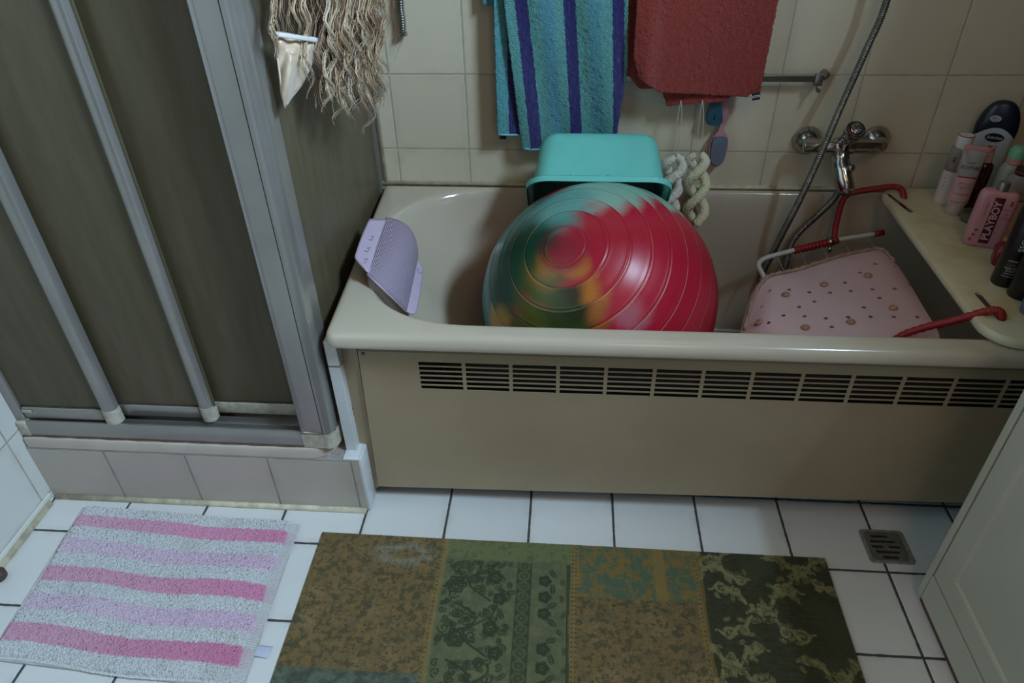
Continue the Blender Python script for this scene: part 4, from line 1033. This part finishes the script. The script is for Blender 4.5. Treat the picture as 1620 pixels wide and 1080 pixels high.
# ---------------------------------------------------------------- wig
wg = thing('wig', 'long wavy ash blonde wig with nude cap hanging beside the shower panel', 'wig', (.05, -.42, 1.05)); OW = wg.location
A_, B_ = Vector((.012, -.585)), Vector((.118, -.235))      # plan line on which the wig hangs
def wig_at(px, py, off=0.):
    """hit of a sight line with the slanted vertical plane of the wig, pushed off towards the room"""
    d = ROT @ Vector(((px - 810) / FPX, -(py - 540) / FPX, -1))
    t2 = (B_ - A_).normalized(); n2 = Vector((t2.y, -t2.x))
    k = ((A_ - Vector(CAM[:2])).dot(n2) + off) / (d.x * n2.x + d.y * n2.y)
    return CAM + d * k - OW
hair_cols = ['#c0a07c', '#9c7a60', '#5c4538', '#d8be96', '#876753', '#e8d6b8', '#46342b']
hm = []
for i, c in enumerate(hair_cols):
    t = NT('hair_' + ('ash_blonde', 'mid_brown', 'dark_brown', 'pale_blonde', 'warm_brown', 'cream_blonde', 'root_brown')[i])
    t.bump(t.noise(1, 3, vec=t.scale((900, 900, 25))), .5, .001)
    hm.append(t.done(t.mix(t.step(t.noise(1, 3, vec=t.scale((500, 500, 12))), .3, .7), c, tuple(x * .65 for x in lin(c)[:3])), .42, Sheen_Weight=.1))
def lock(bm, x0, x1, ybot, r, mi, depth, amp, ytop=-330, wl=95, ph=None, nst=7, spread=5.5):
    """a clump of fine strands that share a wave and gather towards the tip"""
    ph = (x0 - 500) * .042 + random.gauss(0, .75) if ph is None else ph; N = 60
    for s_ in range(nst):
        dx, dd, dp = random.gauss(0, spread), random.gauss(0, .004), random.gauss(0, .2); yb = ybot + random.gauss(-8, 13) * (nst > 1)
        mi2 = mi if random.random() < .7 else random.choice((0, 1, 3, 4))
        pts = []; rr = []
        for i in range(N + 1):
            k = i / N; y = lerp(ytop, yb, k); g = .3 + .7 * max(0, (y + 60) / 230) if y > -60 else .3
            x = lerp(x0, x1, k ** 1.3) + dx * (1 - .55 * k) + amp * g * math.sin(2 * PI * y / wl + ph + dp) + amp * .25 * math.sin(2 * PI * y / (wl * .55) + ph * 2)
            pts.append(wig_at(x, y, depth + dd + .010 * g * math.cos(2 * PI * y / wl + ph + dp))); rr.append(r * (1 - .8 * k ** 2.5) + .0002)
        add_tube(bm, pts, rr, 5, mat=mi2, flat=.5)
bm = bmesh.new()
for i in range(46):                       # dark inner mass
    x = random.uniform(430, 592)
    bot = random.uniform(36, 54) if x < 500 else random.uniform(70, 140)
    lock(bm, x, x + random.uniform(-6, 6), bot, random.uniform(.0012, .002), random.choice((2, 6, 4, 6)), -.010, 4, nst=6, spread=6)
for i in range(34):                       # mid locks
    x = random.uniform(512, 600); b_ = random.uniform(75, 170)
    lock(bm, x, x + random.uniform(-14, 6), b_, random.uniform(.0009, .0014), random.choice((0, 1, 1, 4, 4, 2, 6)), random.uniform(-.004, .010), random.uniform(7, 11), wl=random.uniform(80, 112), nst=13, spread=4.5)
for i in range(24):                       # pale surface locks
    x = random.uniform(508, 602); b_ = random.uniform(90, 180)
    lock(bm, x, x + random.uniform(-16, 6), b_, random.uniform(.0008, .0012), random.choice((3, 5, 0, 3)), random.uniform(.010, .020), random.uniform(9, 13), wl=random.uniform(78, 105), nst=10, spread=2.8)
for x0, x1, bt_ in ((560, 545, 187), (566, 552, 180), (585, 578, 192), (592, 586, 200), (575, 585, 165), (540, 538, 185), (600, 590, 165)):
    lock(bm, x0, x1, bt_, .001, random.choice((0, 3, 1, 5)), random.uniform(.006, .018), random.uniform(8, 11), wl=random.uniform(62, 80), nst=10, spread=3.5)
for x0, x1, bt_, mi in ((420, 434, 66, 3), (424, 436, 78, 0), (417, 430, 60, 5), (480, 487, 128, 5), (485, 480, 122, 3), (474, 490, 140, 0), (446, 470, 50, 3), (440, 462, 46, 0), (606, 610, 42, 0), (612, 604, 62, 3), (430, 436, 50, 5)):
    lock(bm, x0, x1, bt_, .0011, mi, random.uniform(.022, .028), 7, wl=80, nst=7, spread=2.2)
for x0, x1, bt_, mi in ((600, 625, 112, 1), (606, 632, 98, 4), (595, 590, 190, 1), (520, 512, 180, 0), (500, 512, 165, 0), (470, 482, 160, 0)):
    lock(bm, x0, x1, bt_, .0006, mi, .02, 9, wl=85, nst=2, spread=2)
for i in range(70):
    x = random.uniform(432, 612); lock(bm, x, x + random.uniform(-14, 14), random.uniform(70, 190) if x > 500 else random.uniform(40, 110), .0004, random.choice((0, 1, 3)), random.uniform(-.01, .026), random.uniform(5, 11), nst=1)
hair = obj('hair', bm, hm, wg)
m_satin = NT('nude_satin'); m_satin.bump(m_satin.noise(35, 3, dist=.6), .35, .004); m_satin = m_satin.done(m_satin.mix(m_satin.step(m_satin.noise(22, 3), .35, .65), '#dccab2', '#c5ab8e'), .35, Sheen_Weight=.3)
cap_o = [(434, 52), (470, 56), (503, 62), (500, 80), (492, 105), (480, 130), (462, 154), (451, 171), (447, 160), (442, 120), (437, 80)]
oc = smooth_path([(a, b, 0) for a, b in cap_o], 4, closed=True)
cc = (462, 90); vs = []; fs = []; n = len(oc); RN = 8
for j in range(RN):
    f = 1 - j / RN
    for q in oc:
        x, y = cc[0] + (q.x - cc[0]) * f, cc[1] + (q.y - cc[1]) * f
        vs.append(wig_at(x, y, .006 + .020 * math.sin(PI / 2 * (1 - f)) + .004 * math.sin(x * .25 + y * .06)))
vs.append(wig_at(*cc, .027)); 
for j in range(RN - 1):
    for i in range(n): fs.append((j*n+i, j*n+(i+1) % n, (j+1)*n+(i+1) % n, (j+1)*n+i))
for i in range(n): fs.append(((RN-1)*n+i, (RN-1)*n+(i+1) % n, len(vs)-1))
o = obj('wig_cap', (vs, fs), m_satin, wg); o['label'] = 'nude satin corner of the wig cap'; mod(o, 'SOLIDIFY', thickness=.002)
obj('cap_seam', tube([wig_at(x, y, .010) for x, y in ((434, 56), (438, 85), (443, 122), (448, 158), (451, 171))], .0018, 8), m_satin, wg)
def band(u, v):
    x = lerp(433.5, 502, u); y = lerp(50, 60, u) + v * 7.5; return wig_at(x, y, .020 + .010 * math.sin(PI * u))
o = obj('elastic_band', grid(band, 20, 3), plain('white_elastic', '#d6d2cc', .6, var=.04), wg); o['label'] = 'white elastic band along the cap edge'; mod(o, 'SOLIDIFY', thickness=.0016)

# ---------------------------------------------------------------- rugs
def vattr(o, name, data):
    a = o.data.attributes.new(name, 'FLOAT', 'POINT'); a.data.foreach_set('value', np.asarray(data, dtype=np.float32))
# striped bath mat
c00, c10, c11, c01 = (at(*q, 'z', .010) for q in ((131, 800), (473, 828), (382, 1090), (-22, 1040)))
NU, NV = 300, 220
u, v = np.meshgrid(np.linspace(0, 1, NU + 1), np.linspace(0, 1, NV + 1))
def bil(c): 
    return (c00[c] * (1-u) + c10[c] * u) * (1-v) + (c01[c] * (1-u) + c11[c] * u) * v
X_, Y_ = bil(0), bil(1)
wave = .004 * np.sin(X_ * 23 + Y_ * 5) * np.sin(Y_ * 17) + .003 * np.sin(X_ * 11 - Y_ * 31)
flat_edge = (u > .955) | (u < .02)
Z_ = .0125 + np.maximum(wave, -.003) + RNG.normal(0, .0011, u.shape)
Z_ = np.where(flat_edge, .006 + .0004 * np.sin(v * 900), Z_)
Z_ = np.where((v > .985) & ~flat_edge, .007, Z_)
X_ = X_ + RNG.normal(0, .0005, u.shape) + .003 * np.sin(v * 13) * (u > .5); Y_ = Y_ + RNG.normal(0, .0005, u.shape) + .004 * np.sin(u * 9)
vs = np.stack([X_, Y_, Z_], -1).reshape(-1, 3); w = NU + 1
fs = [(j*w+i, (j+1)*w+i, (j+1)*w+i+1, j*w+i+1) for j in range(NV) for i in range(NU)]
t = NT('white_pink_cotton_loops')
av = t.attr('across').outputs['Fac']; au = t.attr('along').outputs['Fac']
fz = t.noise(420, 2); e = t.math('MULTIPLY', t.math('SUBTRACT', t.noise(90, 3, .7), .5), .030)
col = t.mix(t.step(fz, .35, .68), '#d3d3d1', '#efedea')
col = t.mix(t.step(t.noise(9, 4), .5, .75, 0, .35), col, '#b5ab98')
sv = t.math('ADD', av, e)
for i, (mid, hw, c, k) in enumerate(((.118, .045, '#ef7db2', .9), (.300, .048, '#eeb0dc', .62), (.485, .049, '#ec7aae', .9), (.668, .05, '#eeb0dc', .62), (.852, .052, '#e56fa6', .92))):
    f = t.step(t.math('ABSOLUTE', t.math('SUBTRACT', sv, mid)), hw - .006, hw + .006, 1, 0)
    f = t.math('MULTIPLY', f, t.math('MULTIPLY', t.step(fz, .2, .62, .55, 1), t.step(t.math('ADD', au, t.math('MULTIPLY', t.noise(6, 3), .5)), .3, 1.2, k * .72, k)))
    col = t.mix(f, col, c)
col = t.mix(t.step(au, .955, .965, 0, .6), col, '#e0dedf')
t.bump(t.math('ADD', fz, t.voro(300)), .75, .004)
bmat = obj('bath_mat', (vs, fs), t.done(col, .95, Sheen_Weight=.2))
vattr(bmat, 'across', v.ravel()); vattr(bmat, 'along', u.ravel())
o = obj('backing', loft([[(p.x, p.y, z) for p in (c00, c10, c11, c01)] for z in (.0008, .006)], True, True), plain('cotton_backing', '#bdbbb6', .9), bmat, smooth=False)
tag(bmat, 'white bath mat with pink stripes lying in front of the shower', 'bath mat')
lb = obj('care_label', quadpatch(at(403, 1019, 'z', .006), at(432, 1022, 'z', .003), at(398, 1036, 'z', .006), at(422, 1041, 'z', .003), 4, 4), plain('pale_label', '#c3c6d6', .6), bmat); mod(lb, 'SOLIDIFY', thickness=.0006, offset=1)
lb['label'] = 'pale lilac woven label at the mat edge'

# patchwork rug, motifs drawn as masks on a fine grid
RX0, RX1, RY0, RY1 = -.083, 1.075, -1.62, -.819
NU, NV = 560, 390
xs_ = np.linspace(0, 1, NU + 1); ys_ = np.linspace(0, 1, NV + 1)
u, v = np.meshgrid(xs_, ys_)
gx = RX0 + (RX1 - RX0) * u; gy = RY1 + (RY0 - RY1) * v      # metres
skew = -.006 * u
B1, B2, B3 = .213, .512, .786
def g1(x): return np.clip(x, 0, 1)
def sst(x, a, b): q = np.clip((x - a) / (b - a), 0, 1); return q * q * (3 - 2 * q)
motif = np.zeros_like(u)
rs = np.random.default_rng(3)
def stroke(pts, wd):
    """soft polyline mask"""
    global motif
    P = np.array(pts)
    x0, x1 = P[:, 0].min() - wd * 3, P[:, 0].max() + wd * 3; y0, y1 = P[:, 1].min() - wd * 3, P[:, 1].max() + wd * 3
    sel = (gx >= x0) & (gx <= x1) & (gy >= y0) & (gy <= y1)
    if not sel.any(): return
    px, py = gx[sel], gy[sel]; d = np.full(px.shape, 9.)
    for a, b in zip(P[:-1], P[1:]):
        ab = b - a; L2 = (ab ** 2).sum() + 1e-12; tt = np.clip(((px - a[0]) * ab[0] + (py - a[1]) * ab[1]) / L2, 0, 1)
        d = np.minimum(d, np.hypot(px - a[0] - tt * ab[0], py - a[1] - tt * ab[1]))
    motif[sel] = np.maximum(motif[sel], 1 - sst(d, wd * .7, wd * 1.3))
def spiral(cx, cy, r, turns, a0, wd, sgn=1):
    a = np.linspace(0, turns * 2 * PI, 28); stroke([(cx + r * (1 - k / (turns * 2 * PI) * .85) * math.cos(a0 + sgn * k), cy + r * (1 - k / (turns * 2 * PI) * .85) * math.sin(a0 + sgn * k)) for k in a], wd)
def leaf(cx, cy, L_, W_, a):
    global motif
    ca, sa = math.cos(a), math.sin(a); x = (gx - cx) * ca + (gy - cy) * sa; y = -(gx - cx) * sa + (gy - cy) * ca
    q = np.abs(x) / L_; hw = W_ * np.sqrt(np.clip(1 - q ** 1.6, 0, 1)) * (1 + .25 * np.sin(x / L_ * 14))
    vein = sst(np.abs(y), .0006, .0016)
    motif = np.maximum(motif, (1 - sst(np.abs(y), hw * .8, hw + .001)) * (q < 1) * np.maximum(vein, .3))
def flower(cx, cy, R_, n=6):
    a = np.linspace(0, 2 * PI, 50)
    for rr, wd in ((R_, .0028), (R_ * .62, .0022)):
        stroke([(cx + rr * (1 + .16 * math.cos(n * q)) * math.cos(q), cy + rr * (1 + .16 * math.cos(n * q)) * math.sin(q)) for q in a], wd)
    stroke([(cx - .002, cy), (cx + .002, cy)], R_ * .22)
# panel 2: dark floral on sage
for cy in (-.905, -1.03, -1.16, -1.30, -1.44, -1.56):
    flower(.262 + rs.uniform(-.01, .01), cy - .035, .019, 6); flower(.338, cy - .012, .014, 5); flower(.352, cy - .065, .012, 5)
    stroke([(.255 + .05 * math.sin(k * 1.3), cy + .045 - k * .03) for k in np.linspace(0, 4, 22)], .0024)
    stroke([(.312 + .03 * math.sin(k * 1.5 + 1), cy + .04 - k * .028) for k in np.linspace(0, 4, 22)], .0022)
    for k in range(34): leaf(rs.uniform(.225, .375), cy + rs.uniform(-.065, .05), rs.uniform(.008, .015), rs.uniform(.0035, .006), rs.uniform(0, PI))
    for k in range(22): spiral(rs.uniform(.23, .37), cy + rs.uniform(-.06, .05), rs.uniform(.008, .013), 1.2, rs.uniform(0, 6), .0017, rs.choice((-1, 1)))
for cy in np.arange(-.90, -1.6, -.040):
    leaf(.465, cy, .013, .006, rs.uniform(.3, 2.6)); leaf(.487 + rs.uniform(-.006, .006), cy - .022, .009, .0045, rs.uniform(.3, 2.6))
    if rs.uniform() < .6: flower(.448, cy - .02, .011, 5)
in2 = (gx > B1 + .012) & (gx < .507) & (gy < -.876)
motif *= in2
m2 = motif.copy(); motif = np.zeros_like(u)
# panel 4: pale scrolls on dark olive, medallions in rows
def medallion(cx, cy, s=1.):
    for k in range(60):
        a = rs.uniform(0, 2*PI); r = rs.uniform(0, .038) * s
        spiral(cx + r * math.cos(a), cy + r * math.sin(a) * .85, rs.uniform(.004, .008), .8, rs.uniform(0, 6), .0014, rs.choice((-1, 1)))
    for sx in (-1, 1):
        for sy in (-1, 1):
            stroke([(cx + sx * (.03 + .02 * q) * s, cy + sy * (.02 + .022 * q + .008 * math.sin(q * 3)) * s) for q in np.linspace(0, 2, 12)], .0042)
            spiral(cx + sx * .080 * s, cy + sy * .060 * s, .017 * s, 1.3, 1 + sx, .0030, sx * sy); spiral(cx + sx * .046 * s, cy + sy * .052 * s, .012 * s, 1.3, 2, .0026, -sx * sy)
            for k in range(7): leaf(cx + sx * rs.uniform(.03, .10) * s, cy + sy * rs.uniform(.02, .075) * s, .009, .004, rs.uniform(0, PI))
            stroke([(cx + sx * (.07 + .03 * q) * s, cy + sy * (.062 + .01 * math.sin(q * 4)) * s) for q in np.linspace(0, 1.3, 12)], .0024)
for cx, cy in ((.905, -.965), (1.01, -.865), (.83, -1.09), (1.03, -1.11), (.925, -1.22), (.82, -.85), (.83, -1.36), (1.03, -1.36)): medallion(cx, cy, .92 if cx == .905 else .7)
m4 = motif * (gx > B3)
patch = np.zeros_like(u)                                     # which patch: 0 ochre, 1 sage, 2 teal/ochre, 3 olive, 4 teal strip
patch = np.where(gx < B1, 0., np.where(gx < B2, 1., np.where(gx < B3, 0., 3.)))
patch = np.where((gx >= B2) & (gx < B3) & (gy > -.953), 2., patch)
patch = np.where((gx < B1) & (gy < -1.148), 4., patch)
seam = np.zeros_like(u)
for b_ in (B1, B2, B3): seam = np.maximum(seam, (np.abs(gx - b_ - .002 * np.sin(gy * 20)) < .008) * 1.)
stitch = np.zeros_like(u)
for b_ in (B1 - .004, B2 - .003, B2 + .005, B3 - .003): stitch = np.maximum(stitch, (np.hypot(gx - b_, (gy / .0105 - np.round(gy / .0105)) * .0105) < .0019) * 1.)
bandm = ((gx > .385) & (gx < .418) & (gy < -.876)) * 1.
bandm = np.maximum(bandm, ((gx > .494) & (gx < .506) & (gy < -.876)) * .9)
q = np.hypot((gx - .4015) / .011, (gy / .026 - np.round(gy / .026)) * .026 / .010); bandm = bandm * (1 - .55 * ((np.abs(q - 1) < .28) | (q < .4)))
topband = ((gx > B1) & (gx < B2) & (gy > -.872)) * 1.
m_orn = ((gx > .69) & (gx < .715) & (gy > -.953) & (gx < B3)) * 1.
Zr = .0042 + .0012 * np.sin(gx * 9 + gy * 4) * np.sin(gy * 7) + .0009 + RNG.normal(0, .00025, u.shape)
ex = RX0 + (RX1 - RX0) * u; ey = gy - .004 * u - (RX1 - gx) * .0
ex = ex + np.where(u > .5, .002, -.002) * (gy + .82) * 3
vs = np.stack([ex, ey, Zr], -1).reshape(-1, 3); w = NU + 1
fs = [(j*w+i, (j+1)*w+i, (j+1)*w+i+1, j*w+i+1) for j in range(NV) for i in range(NU)]
t = NT('patchwork_chenille')
A = lambda s: t.attr(s).outputs['Fac']
weave = t.noise(1, 2, vec=t.scale((160, 900, 1)))
n1 = t.noise(38, 6, .8); n2 = t.noise(70, 4, .75); n3 = t.noise(1, 4, .7, vec=t.scale((60, 130, 1)))
och = t.mix(t.step(n1, .38, .62), '#84673a', '#6e5f3e')
och = t.mix(t.step(t.noise(11, 3), .5, .7, 0, .6), och, '#917650')
och = t.mix(t.step(n2, .49, .57, 0, .85), och, '#4a452b')
och = t.mix(t.step(t.noise(7, 2), .58, .7, 0, .5), och, '#6d5c36')
fl_ = t.noise(1, 5, .8, vec=t.scale((70, 190, 1)))
och = t.mix(t.step(fl_, .54, .60, 0, .6), och, '#4f4a2c')
sage = t.mix(t.step(n1, .35, .65), '#5c5e40', '#6e6e4b')
tb_ = t.mix(t.step(n2, .5, .6, 0, .6), '#6f7248', '#4b5436')
sage = t.mix(A('topband'), sage, tb_)
sage = t.mix(t.math('MULTIPLY', A('band'), .85), sage, '#31391f')
sage = t.mix(t.math('MULTIPLY', A('floral'), .9), sage, '#2c361f')
teal = t.mix(t.step(n1, .46, .54), '#4f624a', '#826834'); teal = t.mix(t.step(n2, .55, .62, 0, .7), teal, '#4d6248')
teal = t.mix(t.math('MULTIPLY', A('ornament'), .7), teal, '#8f7238')
oli = t.mix(t.step(n3, .35, .7), '#32321a', '#424124'); oli = t.mix(t.step(t.noise(6, 3), .52, .7, 0, .5), oli, '#4a4a32')
oli = t.mix(t.math('MULTIPLY', A('scroll'), t.step(n2, .38, .56, .35, .95)), oli, '#8a8355')
ts = t.mix(t.step(n1, .42, .58), '#626a58', '#474c40')
pv = A('patch')
def is_(k): return t.math('COMPARE', pv, float(k), .4)
col = t.mix(is_(1), och, sage); col = t.mix(is_(2), col, teal); col = t.mix(is_(3), col, oli); col = t.mix(is_(4), col, ts)
col = t.mix(t.math('MULTIPLY', A('seam'), .45), col, '#96783e')
col = t.mix(t.math('MULTIPLY', A('stitch'), .85), col, '#2c2b1a')
col = t.mix(t.step(weave, .48, .66, 0, .5), col, t.mix(.5, col, '#20200f'))
d1 = t.vmath('DISTANCE', t.vmath('MULTIPLY', t.coords(), (1., 2.2, 0.)).outputs[0], (.125, -.868 * 2.2, 0.)).outputs['Value']
d1 = t.step(t.math('ABSOLUTE', t.math('SUBTRACT', d1, .05)), 0, .045, .55, 0)
col = t.mix(t.math('MULTIPLY', d1, t.step(n1, .4, .7)), col, '#a9aa9c')
t.bump(t.math('ADD', weave, t.math('MULTIPLY', t.noise(300, 2), .6)), .6, .0015)
rug = obj('patchwork_rug', (vs, fs), t.done(col, .9, Sheen_Weight=.15, Sheen_Roughness=.4))
for nm, d in (('patch', patch), ('floral', m2), ('scroll', m4), ('band', bandm), ('topband', topband), ('seam', seam), ('stitch', stitch), ('ornament', m_orn)): vattr(rug, nm, d.ravel())
tag(rug, 'green and ochre patchwork rug with floral patterns lying on the floor tiles', 'rug')
obj('backing', box(RX0 + .002, RX1 - .002, RY0 + .003, RY1 - .005, .0004, .0026), plain('rug_backing', '#4a4632', .9), rug, smooth=False)

# ---------------------------------------------------------------- floor drain
fd = thing('floor_drain', 'square metal floor drain between the rug and the bath panel', 'floor drain', (1.2245, -.7795, 0)); OD = fd.location
m_dr = plain('stained_steel', '#77746b', .5, .35, var=.2, vscale=60)
m_dr2 = plain('worn_steel_frame', '#98948a', .5, .3, var=.25, vscale=80)
fr_ = loft([[(x, y, .0004) for x, y in rrect(-.050, .050, -.047, .047, .010)], [(x, y, .0028) for x, y in rrect(-.049, .049, -.046, .046, .010)], [(x, y, .0028) for x, y in rrect(-.041, .041, -.040, .040, .012)], [(x, y, .0006) for x, y in rrect(-.041, .041, -.040, .040, .012)]])
obj('frame', fr_, m_dr2, fd, auto=40)
gr = obj('grate', loft([[(x, y, .0008) for x, y in rrect(-.0405, .0405, -.0395, .0395, .012)], [(x, y, .0026) for x, y in rrect(-.0405, .0405, -.0395, .0395, .012)]], True, True), m_dr, fd, smooth=False)
b = bmesh.new()
def slot(x0, x1, y, h=.0035):
    pts = [(x0 + h - h * math.sin(a), y + h * math.cos(a)) for a in np.linspace(0, PI, 7)] + [(x1 - h + h * math.sin(a), y - h * math.cos(a)) for a in np.linspace(0, PI, 7)]
    lo = [b.verts.new((x, yy, -.01)) for x, yy in pts]; hi = [b.verts.new((x, yy, .01)) for x, yy in pts]; n = len(pts)
    b.faces.new(lo[::-1]); b.faces.new(hi)
    for i in range(n): b.faces.new((lo[i], lo[(i+1) % n], hi[(i+1) % n], hi[i]))
slot(-.028, .012, .027); slot(-.033, .024, .0125); slot(-.034, -.007, -.002); slot(.004, .032, -.002); slot(-.028, .026, -.0165); slot(-.018, .018, -.031)
cut(gr, b)
obj('sump_shade', box(-.038, .038, -.037, .037, .0003, .0007), m_dark, fd, smooth=False)  # thin dark sheet, its colour standing in for the shaded depth below

# ---------------------------------------------------------------- cabinet
m_cab = NT('white_lacquer'); m_cab = m_cab.done(m_cab.mix(m_cab.step(m_cab.noise(5, 3), .3, .7), '#bfb9a6', '#b8b29f'), .38)
cx = 1.242
cab = thing('bathroom_cabinet', 'white bathroom cabinet with framed panel door at the right edge', 'cabinet', (1.45, -1.3, 0)); OC = cab.location
o = obj('carcass', add_box(add_box(box(cx - .001, XR - .005, -.921, -.905, .020, .84, .0015), cx + .020, XR - .005, -1.70, -.921, .022, .84), cx - .004, XR - .005, -1.715, -.900, .84, .862, .002), m_cab, cab, smooth=False); o.location = -OC
o = obj('plinth_panel', box(cx - .001, cx + .019, -1.70, -.9235, .022, .0945, .001), m_cab, cab, smooth=False); o.location = -OC
for y0, y1 in ((-.9225 - .385, -.9240), (-1.70, -.9225 - .388)):
    b = bmesh.new(); F = .052
    def dl(yi, x): return [(x, y0 + yi, .098 + yi), (x, y1 - yi, .098 + yi), (x, y1 - yi, .835 - yi), (x, y0 + yi, .835 - yi)]
    v, f = loft([dl(.0, cx + .019), dl(0, cx + .0025), dl(.0012, cx + .0012), dl(F, cx + .0012), dl(F + .004, cx + .0070), dl(F + .030, cx + .0070)], False, True)
    o = obj('door', (v, f), m_cab, cab, smooth=False); o.location = -OC
    k = obj('knob', lathe([(0, 0), (.006, 0), (.006, .010), (.012, .018), (.012, .024), (0, .027)], 20, mtx=Matrix.Translation((cx + .001, y0 + .03 if y0 > -1.4 else y1 - .03, .70)) @ Matrix.Rotation(-PI/2, 4, 'Y')), m_steel, o)
bm = bmesh.new()
o = obj('gap_shade_strip', box(cx + .006, cx + .02, -1.69, -.915, .0, .022), plain('reddish_gap_shade', '#5d3a30', .6), cab, smooth=False); o.location = -OC; o['label'] = 'reddish brown strip standing in for shade in the gap under the cabinet'  # red-brown shade of the gap, put in as a coloured strip
p = at(2, 897, 'x', XL + .03)
o = obj('furniture_foot', lathe([(0, 0), (.014, 0), (.017, .004), (.017, .018), (.012, .024), (0, .025)], 20), plain('brown_rubber', '#4b3a35', .6), loc=(XL + .020, -.985, 0))
tag(o, 'small dark brown rubber foot on the floor by the left wall', 'rubber foot')

# ---------------------------------------------------------------- light: daylight through the high window, plus an added warm fill for the right half, no known fixture
W = bpy.data.worlds.new('world'); scene.world = W; W.use_nodes = True
W.node_tree.nodes['Background'].inputs[0].default_value = (.62, .74, 1, 1); W.node_tree.nodes['Background'].inputs[1].default_value = .6
def area(name, loc, target, sx, sy, power, color):
    l = bpy.data.lights.new(name, 'AREA'); l.shape = 'RECTANGLE'; l.size = sx; l.size_y = sy; l.energy = power; l.color = color
    o = bpy.data.objects.new(name, l); COL.objects.link(o); o.location = loc
    o.rotation_euler = (Vector(target) - Vector(loc)).to_track_quat('-Z', 'Y').to_euler(); return o
area('window_daylight', (XR + TW - .065, (WY0 + WY1) / 2, (WZ0 + WZ1) / 2), (0, (WY0 + WY1) / 2, (WZ0 + WZ1) / 2), WY1 - WY0 - .08, WZ1 - WZ0 - .08, 164, (.555, .785, 1.02))
area('warm_fill', (.95, -2.2, 2.45), (1.0, -1.2, 0), .45, .45, 3.3, (1, .55, .20))  # added fill to brighten and warm the right half
vs_ = scene.view_settings; vs_.view_transform = 'Standard'; vs_.look = 'None'; vs_.exposure = 0; vs_.gamma = 1; vs_.use_curve_mapping = False
